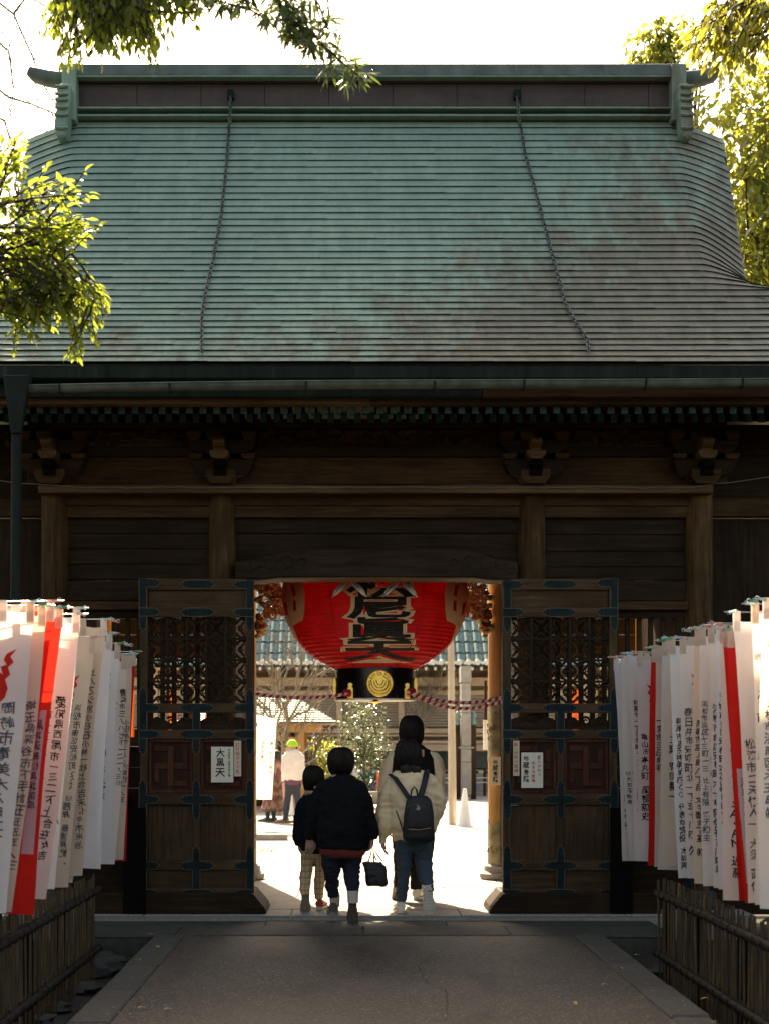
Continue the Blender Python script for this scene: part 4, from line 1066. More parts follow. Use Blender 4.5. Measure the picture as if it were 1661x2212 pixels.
def banner(side, xt, yt, xb, yb, mat, text, label, ink='ink', tcol=.062, tsz=.047, t0=.31, slip=None, pegs=(0,), z=None, text2=None, mark=True, wid=.45):
    NB[0] += 1; tsz *= 1.10; sd = NB[0]; r = random.Random(sd*31)
    L = 1.55; z = z or F*L/(yb-yt)
    X0, X1, Z0, Z1 = WX(xt,z), WX(xb,z), WZ(yt,z), WZ(yb,z); H = Z0-Z1
    slope = r.uniform(-.05,.10); ph = r.random()*6; cv = r.uniform(-.02,.02); w1, w2 = r.uniform(.010,.024), r.uniform(.006,.016); hem = r.uniform(-.02,.02)
    def S(u, y, e=0.):                                       # u: metres outwards from the path-side edge, y: metres down
        v = y/H; x = lerp(X0, X1, v) + cv*math.sin(v*math.pi) + .006*math.sin(v*5+ph)*v
        yy = z + slope*u + (w1*math.sin(u*(11+3*math.sin(ph))+ph+v*2.6)+w2*math.sin(v*5+ph*2+u*6)+.006*math.sin(u*31+v*4+ph)+.004*math.sin(u*19-v*23+ph*3))*(.3+.7*v)
        sagz = .012*math.sin(math.pi*((u/wid*3) % 1))*max(0, 1-v*9)
        return (x+side*u, yy-e, Z0-y-sagz+hem*(u/wid)*v*v)
    th = thing('votive_banner', (X0, z, Z0+.05), label, 'banner', 'votive banners hung along the %s fence' % ('left' if side < 0 else 'right'))
    m = MB().grid(lambda a, b_: S(a*wid, b_*H), 22, 40)
    c = m.build('cloth', M[mat], th, sm=180)
    rp = Z0+.045
    MB().tube([(X0-side*.05, z+.004, rp), (X0+side*.2, z+slope*.2, rp-.002), (X0+side*.58, z+slope*.58, rp)], .0028, 5).build('rod', M['steel'], th)
    for k, u in enumerate((.02, .155, .29, .42)):
        p = S(u, 0); tm = 'banner_tan' if r.random() < .5 else 'banner'
        a, b_ = p[0]-.02, p[0]+.02
        MB().add([(a,p[1]-.004,p[2]-.06),(b_,p[1]-.004,p[2]-.06),(b_,p[1]-.006,rp+.004),(a,p[1]-.006,rp+.004),(b_,p[1]+.006,rp+.004),(a,p[1]+.006,rp+.004),(b_,p[1]+.004,p[2]-.05),(a,p[1]+.004,p[2]-.05)],
                 [(0,1,2,3),(3,2,4,5),(5,4,6,7)]).build('loop', M[tm], th)
    for k, pc in enumerate(pegs):
        inst('peg', PEGS[pc], th, (X0-side*(.012+.045*k)*1, z-.012-.006*k, rp-.002-.012*k), rot=(rad(r.uniform(-25,25)), rad((0 if side < 0 else 180)+r.uniform(-14,14)), rad(r.uniform(-12,12))))
    E_ = .0045
    if text:
        mb = column(text, tsz, lambda x, y: S(x, y, E_), tcol, t0*H, seed=sd, jit=.11, lim=H*.97); 
        if mb.v: tag(mb.build('handwriting', M[ink], th), kind='stuff')
    if text and not text2: text2 = (text[5:13]+text[1:5])[:rnd.randint(7,12)] if NB[0] % 3 else text[2:7]
    if text2:
        mb = column(text2, tsz*.92, lambda x, y: S(x, y, E_), tcol+tsz*1.25, (t0+rnd.uniform(-.05,.16))*H, seed=sd+50, jit=.11, lim=H*.95)
        if mb.v: tag(mb.build('handwriting', M[ink], th), kind='stuff')
    pm = 'print_white' if mat == 'banner_red' else 'print_red'
    if mark:
        f = MB(); pts = [S(wid*.40+x*.14, .145*H+.11-y*.155, E_) for x, y in FLAME]; f.add(pts, [tuple(range(len(pts)))])
        fq = MB(); 
        o = f.build('flame_mark', M[pm], th)
        if slip is None or mat == 'banner_red':
            mb = column('豊川吒枳尼眞天', .118, lambda x, y: S(x, y, E_), wid/2, .30*H, k=3, seed=sd+9, jit=.05, lim=H*.97)
            tag(mb.build('printed_lettering', M[pm], th), kind='stuff')
    if slip:
        a, y0, y1, w, stx = slip
        sm_ = MB().grid(lambda p, q_: S(a+p*w, y0+q_*(y1-y0), .006), 3, 14); so = sm_.build('paper_slip', M['banner_blue'], th, sm=180)
        mb = column(stx, .05, lambda x, y: S(x, y, .009), a+w/2, y0+.05, seed=sd+77, lim=y1); tag(mb.build('handwriting', M['ink_grey'], so), kind='stuff')
    return th
TL, TR = TXT['L'], TXT['R']; gi = 'ink_grey'
banner(-1, 74,1318, 17,1972, 'banner', TL[0], 'nearest white banner of the left row with a red flame mark', gi, .085, .062, .30, pegs=(1,0), z=7.0)
banner(-1, 99,1326, 27,1970, 'banner_tan', TL[1], 'unbleached banner with a Saitama address in front of the red banners', gi, .032, .05, .29, pegs=(0,1), z=7.1)
banner(-1, 118,1316, 28,1970, 'banner_red', None, 'first red banner of the left row, mostly hidden by the unbleached one', z=7.22, pegs=(2,))
banner(-1, 137,1330, 73,1977, 'banner_red', None, 'wide red banner with white lettering and a white slip, left row', z=7.34, pegs=(0,), slip=(.022,.50,1.26,.075,TL[3]))
banner(-1, 173,1343, 99,1942, 'banner', TL[4], 'white banner right of the wide red one with bold black writing, left row', 'ink', .055, .055, .27, pegs=(1,), mark=False)
banner(-1, 174,1330, 118,1920, 'banner_blue', TL[5], 'white banner just behind the bold lettered one, left row', gi, .05, .055, .3, z=7.95, pegs=(1,), mark=False)
banner(-1, 206,1390, 148,1917, 'banner_tan', TL[6], 'unbleached banner just beyond the sunlit white ones, left row', gi, .05, .044, .25, pegs=(2,))
banner(-1, 222,1395, 155,1908, 'banner', TL[7], 'white banner with neat small columns before the tall cursive one, left row', gi, .045, .044, .24, pegs=(3,))
banner(-1, 232,1352, 178,1892, 'banner_tan', TL[8], 'tall white banner with wavy cursive writing at mid left row', gi, .045, .048, .17, z=9.0, pegs=(1,2))
banner(-1, 243,1382, 219,1877, 'banner_blue', None, 'white banner hanging lowest behind the middle of the left row', z=9.25, pegs=(1,))
banner(-1, 261,1403, 239,1864, 'banner_blue', TL[9], 'pale banner with grey writing and red characters, left row', gi, .075, .044, .10, z=9.6, pegs=(0,1))
banner(-1, 275,1427, 250,1867, 'banner', TL[10], 'white banner third from the gate end of the left row', 'ink', .02, .042, .14, z=9.85, pegs=(1,))
banner(-1, 286,1425, 267,1856, 'banner_tan', TL[11], 'unbleached banner in front of the last red one, left row', gi, .03, .04, .3, z=10.05, pegs=(1,), mark=False)
banner(-1, 294,1420, 272,1860, 'banner_red', None, 'last red banner at the gate end of the left row', z=10.3, pegs=(0,), mark=False, slip=(.02,.75,1.5,.07,TL[12]))
RR = [
 (1325,1432,1343,1860,'banner',TR[0],'first white banner at the gate end of the right row','ink_grey',.045,.036,.34,(2,)),
 (1341,1430,1356,1858,'banner',TR[1],'second white banner from the gate in the right row','ink_grey',.04,.038,.55,(2,)),
 (1353,1424,1372,1860,'banner',TR[2],'white banner with dense black writing third from the gate, right row','ink',.05,.042,.2,(1,)),
 (1375,1421,1377,1861,'banner',TR[3],'white banner with widely spaced large writing and a red flame mark, right row','ink',.055,.052,.37,(2,1)),
 (1406,1412,1398,1870,'banner_red',None,'narrow red banner among the first white ones of the right row','ink',.05,.05,.3,(1,)),
 (1416,1410,1409,1872,'banner_tan',TR[4],'unbleached banner right behind the narrow red one, right row','ink',.03,.05,.3,(3,)),
 (1429,1397,1417,1878,'banner_blue',TR[5],'cool white banner with a strip of black writing, right row','ink',.05,.05,.45,(0,)),
 (1442,1391,1430,1872,'banner_tan',TR[7],'unbleached banner with heavy black block writing, right row','ink',.075,.058,.33,(1,)),
 (1445,1393,1463,1897,'banner_blue',TR[8],'white banner with small crisp Hekinan address, hanging lower than its left neighbour, right row','ink',.045,.044,.31,(0,0)),
 (1467,1391,1481,1897,'banner',TR[9],'white banner in large loose grey brush writing, right row','ink_grey',.05,.054,.27,(1,)),
 (1500,1373,1500,1908,'banner_tan',TR[10],'unbleached banner with yellow and clear pegs and small black writing, right row','ink',.04,.042,.34,(3,1)),
 (1510,1371,1519,1914,'banner',TR[11],'narrow strip of white banner with small grey writing, mid right row','ink_grey',.03,.04,.26,(1,)),
 (1528,1367,1536,1917,'banner',TR[12],'white banner with the clearest long black column, mid right row','ink',.035,.05,.28,(2,)),
 (1545,1362,1549,1921,'banner_blue',TR[13],'white banner between the clearest long column and the slanting capitals, right row','ink',.04,.046,.24,(2,)),
 (1555,1366,1561,1944,'banner',TR[14],'white banner with large slanting capitals beside the red one, right row','ink',.085,.062,.31,(2,)),
 (1559,1374,1599,1947,'banner_red',None,'first red banner near the right edge of the picture','ink',.05,.05,.3,(2,)),
 (1570,1375,1604,1950,'banner_red',None,'second red banner with a written slip near the right edge','ink',.05,.05,.3,(0,)),
 (1583,1339,1611,1950,'banner',TR[16],'sunlit white banner next to the red pair, right row','ink_grey',.05,.056,.42,(1,)),
 (1622,1322,1625,1954,'banner',TR[17],'sunlit white banner with dark brush writing second from the right edge','ink',.045,.058,.26,(1,)),
 (1646,1312,1645,1964,'banner',TR[18],'nearest sunlit white banner at the right edge of the picture','ink_grey',.06,.056,.3,(1,0)),
]
zs = [10.75,10.6,10.45,10.3,10.15,10.0,9.85,9.7,9.25,9.1,8.75,8.62,8.45,8.3,8.08,7.98,7.88,7.68,7.42,7.2]
for i, (a, b_, c, d, mt, tx, lb, ik, tc, ts, t0, pg) in enumerate(RR):
    banner(1, a, b_, c, d, mt, tx, lb, ik, tc, ts, t0, slip=((.02,.75,1.4,.09,TR[15]) if i == 16 else None), pegs=pg, z=zs[i], mark=(i in (3,9,11,19)))
for sg, x in ((-1, -2.42), (1, 2.46)):
    t = thing('banner_rail', (x, 7, -.1), 'steel pipe rail carrying the %s row of banners' % ('left' if sg < 0 else 'right'), 'rail', 'rails carrying the banners')
    MB().tube([(x,3.2,2.25),(x,11.2,2.25)], .02, 8).build('pipe', M['iron'], t, sm=60)
    for y in (3.4, 6, 8.6, 11.1): MB().tube([(x,y,-.1),(x,y,2.23)], .024, 8).build('post', M['iron'], t, sm=60)
# ------------------------------------------------------------------ bamboo fences
def pole_mesh(sd):
    r = random.Random(sd); prof = []; z = 0; rad_ = .0068
    while z < .70:
        seg = r.uniform(.2,.28)
        prof += [(rad_*1.14, z), (rad_, z+.012), (rad_, z+seg-.012)]; z += seg
    prof = [(r_, z_) for r_, z_ in prof if z_ < .735]; prof.append((rad_*.9, .74)); return MB().lathe(prof, n=8).mesh('bamboo_cane', M['bamboo'], sm=60)
CANES = [pole_mesh(i) for i in range(4)]
for sg, x, zend, lb in ((-1, -2.05, 9.86, 'left'), (1, 1.895, 9.62, 'right')):
    t = thing('bamboo_fence', (x, zend, -.16), 'low fence of upright bamboo canes along the %s side of the path' % lb, 'fence', 'bamboo fences beside the path')
    y = zend-.03; k = 0
    while y > 3.6:
        inst('bamboo_cane', CANES[k % 4], t, (x+rnd.uniform(-.004,.004), y+rnd.uniform(-.012,.012), -.16+rnd.uniform(-.02,.015)), rot=(rad(rnd.uniform(-.8,.8)), rad(rnd.uniform(-.8,.8)), rnd.random()*6), scale=(rnd.uniform(.8,1.15),)*2+(1,))
        if k % 3: inst('bamboo_cane', CANES[(k+1) % 4], t, (x+sg*.07, y+.04+rnd.uniform(-.012,.012), -.18), rot=(0, 0, rnd.random()*6))
        y -= .078; k += 1
    for zz_ in (.475, .06):
        y = zend
        while y > 3.6:
            L = .95; m = MB().tube([(x-sg*.028, y, zz_), (x-sg*.028, y-L*.5, zz_+.004), (x-sg*.028, y-L, zz_)], .021, 8, flat=1.2); m.build('fence_rail', M['bamboo_black'], t, sm=50)
            MB().tube([(x+sg*.03, y, zz_), (x+sg*.03, y-L, zz_)], .018, 6).build('fence_rail', M['bamboo_black'], t, sm=50)
            y -= L
    y = zend-.04
    while y > 3.6:
        for zz_ in (.475, .06):
            MB().tube([(x-sg*.03+.026*math.cos(a), y+.008*math.sin(a*.5), zz_+.026*math.sin(a)) for a in [k2*math.pi/4 for k2 in range(9)]], .003, 4, cap=False).build('tie', M['bamboo_black'], t)
        y -= .156
    y = zend
    while y > 3.6:
        MB().lathe([(.036,0),(.036,.60),(.03,.61)], (x+sg*.055, y, -.16), 10).build('post', M['near_black'], t, sm=50); y -= .93
# ------------------------------------------------------------------ rocks and fallen leaves beside the path
for i, (px, py, r, lb) in enumerate([(240,2076,.17,'flat stone at the far end of the left verge'),(205,2092,.15,'broad low stone beside the left bamboo fence'),(180,2126,.12,'stone in the middle of the left verge'),(127,2166,.09,'small stone half way along the left verge'),(72,2200,.14,'nearest stone at the bottom left of the verge'),(222,2062,.12,'stone against the end post of the left fence'),
                               (1432,2090,.14,'stone in the right verge near the gate'),(1498,2150,.1,'small stone half way along the right verge'),(1585,2205,.1,'nearest stone in the right verge')]):
    z = F*1.6/(py-CY); m = MB().blob((WX(px,z), z, -.13), r, r*.8, r*.38, 14, nz=.55, seed=i)
    tag(m.build('garden_stone', M['rock'], sm=50), lb, 'stone', 'stones in the verges')
lm = MB(); n = 7
for i in range(n):
    t = i/(n-1); w = .009*math.sin(math.pi*t)**.7; lm.v += [(t*.055, -w, .004*math.sin(t*5)), (t*.055, 0, .001+.004*math.sin(t*5)), (t*.055, w, .005*math.sin(t*4))]
for i in range(n-1):
    for k in (0, 1): lm.f.append((i*3+k, (i+1)*3+k, (i+1)*3+k+1, i*3+k+1)); lm.m.append(0)
LEAFD = lm.mesh('fallen_leaf', M['leaf_dead'], sm=180)
LV = [(322,2003+20,'at the top of the left kerb'),(336,2049,'on the left kerb, in front of the topmost'),(306,2078,'straddling the left kerb joint'),(300,2079.5,'lying close to another on the left kerb'),(298,2184,'at the bottom left of the asphalt'),(355,2187,'beside the bottom left kerb'),(1298,2133,'on the asphalt at lower right'),(1239,2170,'nearest on the right half of the asphalt'),(1370,2068,'on the right kerb near the platform'),(1345,2098,'at the inner edge of the right kerb'),(1530,1952+210,'on the right kerb far down'),(1488,2008,'on the dark platform at the right')]
for px, py, lb in LV:
    z = F*CH/(py-CY)
    tag(inst('fallen_leaf', LEAFD, None, (WX(px,z), z, .016), rot=(0,0,rnd.random()*6), scale=(1.15,)*3), 'small dead leaf '+lb, 'leaf', 'fallen leaves on the path')

lt = MB(); lv = [tuple(v.co) for v in LEAFD.vertices]; lf = [tuple(p.vertices) for p in LEAFD.polygons]
for k in range(240):
    sd = rnd.random(); x = rnd.uniform(-1.72, 1.68) if sd < .45 else rnd.choice((-1, 1))*rnd.uniform(1.35, 1.95); y = rnd.uniform(6.9, 10.8); c, s_ = math.cos(k), math.sin(k); q = rnd.uniform(.15, .45)
    h = .006 if abs(x) < 1.5 else (.018 if abs(x) < 1.72 else -.15)
    lt.add([(x+(a*c-b*s_)*q, y+(a*s_+b*c)*q, h+z_*q) for a, b, z_ in lv], lf)
tag(lt.build('leaf_litter', M['leaf_dead'], sm=180), kind='stuff')
# ------------------------------------------------------------------ people: lofted figures, fused into continuous surfaces
TMP = bpy.data.scenes.new('workbench')
def fuse(mb, name, mats, parent, voxel=.012, smooth_it=6, fold=0., fscale=(9,9,5), seed=0, pos=None):
    me = mb.mesh(name, mats[:1] if isinstance(mats, list) else mats)
    o = bpy.data.objects.new('t', me); TMP.collection.objects.link(o)
    r = o.modifiers.new('r', 'REMESH'); r.mode = 'VOXEL'; r.voxel_size = voxel
    if smooth_it: s = o.modifiers.new('s', 'SMOOTH'); s.factor = .5; s.iterations = smooth_it
    vl = TMP.view_layers[0]; vl.update(); ev = o.evaluated_get(vl.depsgraph); m2 = bpy.data.meshes.new_from_object(ev)
    bpy.data.objects.remove(o); bpy.data.meshes.remove(me)
    if fold:
        for v in m2.vertices:
            c = v.co; q = Vector((c.x*fscale[0]+seed*3.3, c.y*fscale[1], c.z*fscale[2]))
            d = mnoise.noise(q) + .6*mnoise.noise(q*2.3) + .5*(1-abs(mnoise.noise(Vector((q.x*.6+q.z*1.2, q.y, q.z*1.6-q.x*.5))))*3)
            v.co = c + v.normal*d*fold
    cs = [v.co.copy() for v in m2.vertices]
    c = (Vector((min(v.x for v in cs), min(v.y for v in cs), min(v.z for v in cs))) + Vector((max(v.x for v in cs), max(v.y for v in cs), max(v.z for v in cs))))/2
    m2.transform(Matrix.Translation(-c)); m2.polygons.foreach_set('use_smooth', [True]*len(m2.polygons))
    m2.materials.clear()
    for mt in (mats if isinstance(mats, list) else [mats]): m2.materials.append(mt)
    o = bpy.data.objects.new(name, m2); link(o); place(o, parent, c); return o
def loft(mb, secs, z, n=20, p=2.3, ry=.05):
    rr = []
    for s in secs:
        xl, xr, y = s[:3]; b = s[3] if len(s) > 3 else ry; dy = s[4] if len(s) > 4 else 0.
        zz = z; X = (WX(xl, zz)+WX(xr, zz))/2; a = (xr-xl)*zz/F/2; Z = WZ(y, zz); ring = []
        for k in range(n):
            t = 2*math.pi*k/n; c, s_ = math.cos(t), math.sin(t)
            ring.append((X+a*math.copysign(abs(c)**(2/p), c), z+dy+b*math.copysign(abs(s_)**(2/p), s_), Z))
        rr.append(ring)
    rr = rr[::-1] if secs[0][2] < secs[-1][2] else rr
    mb.rings(rr); return mb
def bob(mb, xl, xr, yt, yb, z, ry, dome=.5, p=2.05, n=24):
    rr = []
    for i in range(15):
        t = math.pi*(.06+.90*i/14); y = (yt+yb)/2-(yb-yt)/2*math.cos(t); w = math.sin(t)**.62
        if t > math.pi/2: w = math.sin(t)**.42
        xc, hw = (xl+xr)/2, (xr-xl)/2*w; rr.append((xc-hw, xc+hw, y, ry*w))
    return loft(mb, rr, z, n, p)
def strands(parent, xl, xr, yt, yb, z, ry, n=420, ragged=5, seed=0):
    r = random.Random(seed); m = MB(); xc = (xl+xr)/2
    for i in range(n):
        a = r.uniform(0, 2*math.pi); end = 1-r.random()**2*.25; pts = []; jx, jr = r.uniform(-.10,.10), r.uniform(.985,1.055); ln = r.uniform(-ragged, ragged*.8)
        t0 = r.uniform(.03, .35)
        for k in range(8):
            t = math.pi*lerp(t0, .93*end, k/7); w = math.sin(t)**(.62 if t < math.pi/2 else .40); y = (yt+yb)/2-(yb-yt)/2*math.cos(t)+ln*(k/7)**2
            aa = a+jx*math.sin(k*.9); q_ = w*jr*(1+.012*k/7)
            pts.append((WX(xc, z)+(xr-xl)/2*z/F*q_*math.cos(aa), z+ry*q_*math.sin(aa), WZ(y-1, z)))
        m.tube(pts, [.0035,.004,.004,.004,.0035,.003,.0025,.001], 3, cap=False)
    return tag(m.build('hair_strands', M['hair'], parent, sm=180), kind='stuff')
def limb(mb, pts, n=10):                                      # (point, radius)
    mb.tube([p for p, r in pts], [r for p, r in pts], n); return mb
def hand(mb, w, sg=1, k=1., curl=.6, fwd=.0, lat=(0,1,0)):
    """wrist at w, fingers hanging down and curling towards sg*x; knuckles spread along lat"""
    w = Vector(w); lat = Vector(lat).normalized(); inn = Vector((sg,0,0)) if abs(lat.x) < .5 else Vector((0,sg,0)); dn = Vector((0,0,-1))+inn*.12
    dn.normalize()
    for i in range(4):
        o = lat*((i-1.5)*.020*k)
        a = w+dn*.01*k+o*.6; b = w+dn*.088*k+o
        L = (.072,.082,.077,.060)[i]*k; c1 = curl*(.8+.1*i)
        p = [a, b]; d = dn.copy(); ang = 0
        for s_ in (.42,.33,.25):
            ang += c1*.75; d = (dn*math.cos(ang)+inn*math.sin(ang)); p.append(p[-1]+d*L*s_)
        mb.tube(p, [.013*k,.0115*k,.0092*k,.0085*k,.0068*k], 8)
    mb.tube([w-dn*.03*k, w+dn*.03*k, w+dn*.085*k], [.024*k,.030*k,.028*k], 10, flat=.55) if abs(lat.x) > .5 else mb.tube([w-dn*.03*k, w+dn*.03*k, w+dn*.085*k], [.022*k,.024*k,.022*k], 10)
    t0 = w+dn*.025*k-lat*.028*k*-1
    mb.tube([t0, t0+lat*.022*k+dn*.03*k+inn*.008*k, t0+lat*.024*k+dn*.056*k+inn*.018*k, t0+lat*.016*k+dn*.076*k+inn*.026*k], [.014*k,.012*k,.010*k,.0075*k], 8)
def head(mb, x, z, ztop, h, face=1):                          # looks towards +y when face=1
    c = Vector((x, z, ztop-h*.5)); mb.blob(c, h*.33, h*.40, h*.5, 18)
    mb.blob(c+Vector((0, face*h*.20, -h*.22)), h*.24, h*.22, h*.27, 14)                       # jaw
    mb.tube([c+Vector((0, face*h*.38, .02*h)), c+Vector((0, face*h*.49, -h*.13)), c+Vector((0, face*h*.38, -h*.17))], [.012,.016,.01], 8)
    for s in (-1, 1):
        mb.blob(c+Vector((s*h*.335, 0, -h*.05)), .012, .022, .033, 10); mb.blob(c+Vector((s*h*.14, face*h*.355, h*.02)), .014, .012, .009, 8)
    mb.blob(c+Vector((0, face*h*.41, -h*.29)), .024, .012, .009, 8)
    mb.tube([c+Vector((0,-.01,-h*.3)), c+Vector((0,-.02,-h*.75))], [h*.235, h*.26], 12)
def shoe(parent, ankle, L, w, pitch=0., yaw=0., mat='canvas', sole='rubber', roll=0., name='shoe'):
    """ankle = point at the heel bottom; pitch < 0 lifts the heel (toe down)"""
    m = MB(); n = 14; secs = [(0,.36,.035),(.02,.42,.075),(.12,.44,.085),(.30,.40,.082),(.45,.40,.062),(.62,.48,.05),(.8,.50,.042),(.93,.40,.034),(1.,.18,.024)]
    rr = []
    for y, hw, h in secs:
        ring = []
        for k in range(n):
            t = 2*math.pi*k/n; c, s = math.cos(t), math.sin(t)
            ring.append((hw*w*math.copysign(abs(c)**.8, c)*(1 if s < .3 else 1-.25*s), y*L, .012+h*L/.25*max(0, .5+.5*s)))
        rr.append(ring)
    m.rings(rr); M_ = Matrix.Translation(ankle) @ Euler((rad(pitch), rad(roll), rad(yaw)), 'XYZ').to_matrix().to_4x4()
    s2 = MB(); rr = []
    for zz in (-.012, .014):
        ring = []
        for k in range(28):
            t = 2*math.pi*k/28; yy = .5-.5*math.cos(t); hw = .38+.14*smooth((yy-.35)/.35) if yy < .8 else .52*math.sqrt(max(0,1-((yy-.8)/.22)**2))
            hw *= min(1, (math.sqrt(max(0, yy))*3.2)); ring.append((hw*w*(1 if math.sin(t) > 0 else -1), yy*L*1.03-.005, zz))
        rr.append(ring)
    s2.rings(rr)
    for i in range(7):
        yy = .1+.12*i; s2.box(-.33*w, .33*w, yy*L, yy*L+.010, -.016, -.0115)
    for mb in (m, s2): mb.v = [tuple(M_ @ Vector(v)) for v in mb.v]
    o = m.build(name, M[mat], parent, sm=60); s2.build('sole', M[sole], o, sm=40)
    return o
M['skin'] = plain('skin', (.42,.24,.17), .55, 0, .06)
M['hair'] = plain('dark_hair', (.009,.005,.003), .5, 0, .5, 60, .3, .3)
for nm, c, w in (('black_wool',(.006,.006,.007),260),('denim_navy',(.014,.017,.024),400),('denim_blue',(.05,.075,.095),400),('fleece',(.82,.62,.38),170),('navy_nylon',(.007,.008,.014),300),
              ('cream',(.76,.61,.42),300),('black_cotton',(.010,.010,.012),300),('dark_red',(.16,.03,.024),300),('teal_cloth',(.02,.055,.06),200),('off_white',(.62,.56,.52),220),('purple',(.14,.06,.10),260),
              ('dark_slate',(.045,.048,.06),300),('sock',(.42,.37,.30),300)):
    M[nm] = cloth(nm, c, weave=w, bump=.25)
for nm, c, rg in (('sole_brown',(.10,.07,.055),.8),('rubber',(.22,.18,.13),.7),('rubber_white',(.66,.60,.50),.7),('canvas',(.10,.07,.06),.8),('canvas_white',(.68,.64,.57),.7),('shoe_red',(.42,.035,.03),.5),('shoe_grey',(.12,.11,.10),.8),('shoe_tan',(.42,.20,.12),.7),('cap_green',(.34,.55,.03),.7),('bag_black',(.012,.012,.012),.6),('piping',(.38,.25,.11),.6)):
    M[nm] = plain(nm, c, rg, 0, .12, 20)
def _plaid():
    k = NT('plaid_cloth'); co = k.co
    def line(ax, sc, w):
        sp = k.n('ShaderNodeSeparateXYZ'); k.set(sp, 0, co); m = k.n('ShaderNodeMath', operation='MULTIPLY'); k.set(m, 0, sp.outputs[ax]); m.inputs[1].default_value = sc
        f = k.n('ShaderNodeMath', operation='FRACT'); k.set(f, 0, m.outputs[0]); return k.ramp(f.outputs[0], (.5-w, 0.), (.5, .75), (.5+w, 0.))
    c = k.mix(line(2, 19, .16), (.50,.38,.22), (.20,.13,.07)); c = k.mix(line(0, 24, .14), c, (.22,.145,.08)); c = k.mix(line(2, 38, .08), c, (.62,.5,.33))
    return k.fin(c, .9, 0, .15)
M['plaid'] = _plaid()
def _zig():
    k = NT('patterned_coat'); co = k.co; sp = k.n('ShaderNodeSeparateXYZ'); k.set(sp, 0, co)
    w = k.noise(k.map(co, (6, 1, 2)), 2, 2); a = k.n('ShaderNodeMath', operation='MULTIPLY_ADD'); k.set(a, 0, w); a.inputs[1].default_value = .55; k.set(a, 2, sp.outputs[2])
    m = k.n('ShaderNodeMath', operation='MULTIPLY'); k.set(m, 0, a.outputs[0]); m.inputs[1].default_value = 4.2
    f = k.n('ShaderNodeMath', operation='FRACT'); k.set(f, 0, m.outputs[0])
    return k.fin(k.ramp(f.outputs[0], (.1, (.10,.03,.03)), (.33, (.22,.15,.1)), (.4, (.30,.16,.08)), (.62, (.12,.10,.085)), (.8, (.14,.045,.04))), .9)
M['coat'] = _zig()
def FZ(z): return .046 if z < 16.6 else .02
# --- woman in black (mother), carrying a bag
z = 11.86; q = z/F; WM = lambda px, py, dz=0: W(px, py, z)+Vector((0, dz, 0))
P1 = thing('person', (WX(740,z), z, .046), 'person with a black bob in a wide black jacket carrying a small dark bag', 'person', 'people walking through the gate')
mb = MB(); head(mb, WX(737,z), z+.02, WZ(1617,z), .215)
loft(mb, [(722,752,1668,.06),(708,766,1688,.08),(700,776,1720,.12),(700,780,1800,.13),(702,778,1845,.12)], z)
for pts in (((690,1700),(680,1755),(669,1808)), ((784,1700),(797,1755),(804,1808))): limb(mb, [(WM(a,b), .045-.012*i) for i, (a, b) in enumerate(pts)])
for x0, x1, x2, d in ((718,718,722,0.05),(762,760,762,-.16)): limb(mb, [(WM(x0,1845), .05), (WM(x1,1890,d*.35), .038), (WM(x2,1935,d), .042)])
hand(mb, WM(669,1812), 1, .92, .55, lat=(1,0,0)); hand(mb, WM(804,1810), -1, .92, 1.0)
fuse(mb, 'body', M['skin'], P1, .0055, 3)
mb = MB()
loft(mb, [(724,750,1670,.07),(712,764,1677,.09),(698,779,1686,.115),(686,789,1698,.135),(682,794,1718,.15),(684,792,1740,.165),(686,793,1765,.175),(684,797,1805,.17),(685,797,1828,.16),(692,790,1839,.14)], z, 28)
loft(mb, [(694,710,1688,.02),(682,712,1698,.055),(673,706,1714,.075),(667,697,1738,.08),(661,687,1772,.075),(657,681,1803,.062),(660,679,1814,.05)], z); loft(mb, [(766,782,1688,.02),(764,792,1698,.055),(770,801,1714,.075),(779,807,1738,.08),(788,814,1772,.075),(796,819,1803,.062),(798,817,1814,.05)], z)
fuse(mb, 'jacket', M['black_wool'], P1, .012, 4, .012, (7,7,8), seed=1)
mb = loft(MB(), [(689,792,1828,.155),(692,790,1844,.15),(702,780,1853,.13)], z, 28); fuse(mb, 'shirt', M['dark_red'], P1, .011, 2, .003)
mb = loft(MB(), [(695,784,1826,.135),(695,784,1850,.13),(704,774,1862,.08)], z)
loft(mb, [(695,738,1848,.10),(698,736,1875,.09),(702,733,1893,.08,.02),(704,731,1915,.072,.04),(709,733,1941,.066,.06)], z); loft(mb, [(740,783,1848,.10),(741,779,1875,.09),(744,777,1893,.08,-.06),(747,776,1910,.072,-.11),(750,775,1924,.066,-.15)], z)
fuse(mb, 'trousers', M['denim_navy'], P1, .010, 3, .011, (13,13,17), 2)
m = loft(MB(), [(711,735,1934,.058,.06),(713,734,1960,.05,.06)], z); m.build('sock', M['sock'], P1, sm=60)
m = loft(MB(), [(750,775,1919,.058,-.16),(751,774,1944,.05,-.2)], z); m.build('sock', M['sock'], P1, sm=60)
shoe(P1, (WX(721,z), z-.02, .058), .235, .098, yaw=3, mat='canvas', sole='rubber')
shoe(P1, (WX(762,z-.2), z-.215, WZ(1936,z-.2)), .245, .092, pitch=-76, mat='canvas', sole='sole_brown')
mb = bob(MB(), 709.5,763.5,1615,1674, z+.01, .112); fuse(mb, 'hair', M['hair'], P1, .008, 2, .005, (34,34,5), 3); strands(P1, 709.5,763.5,1615,1674, z+.01, .112, seed=1)
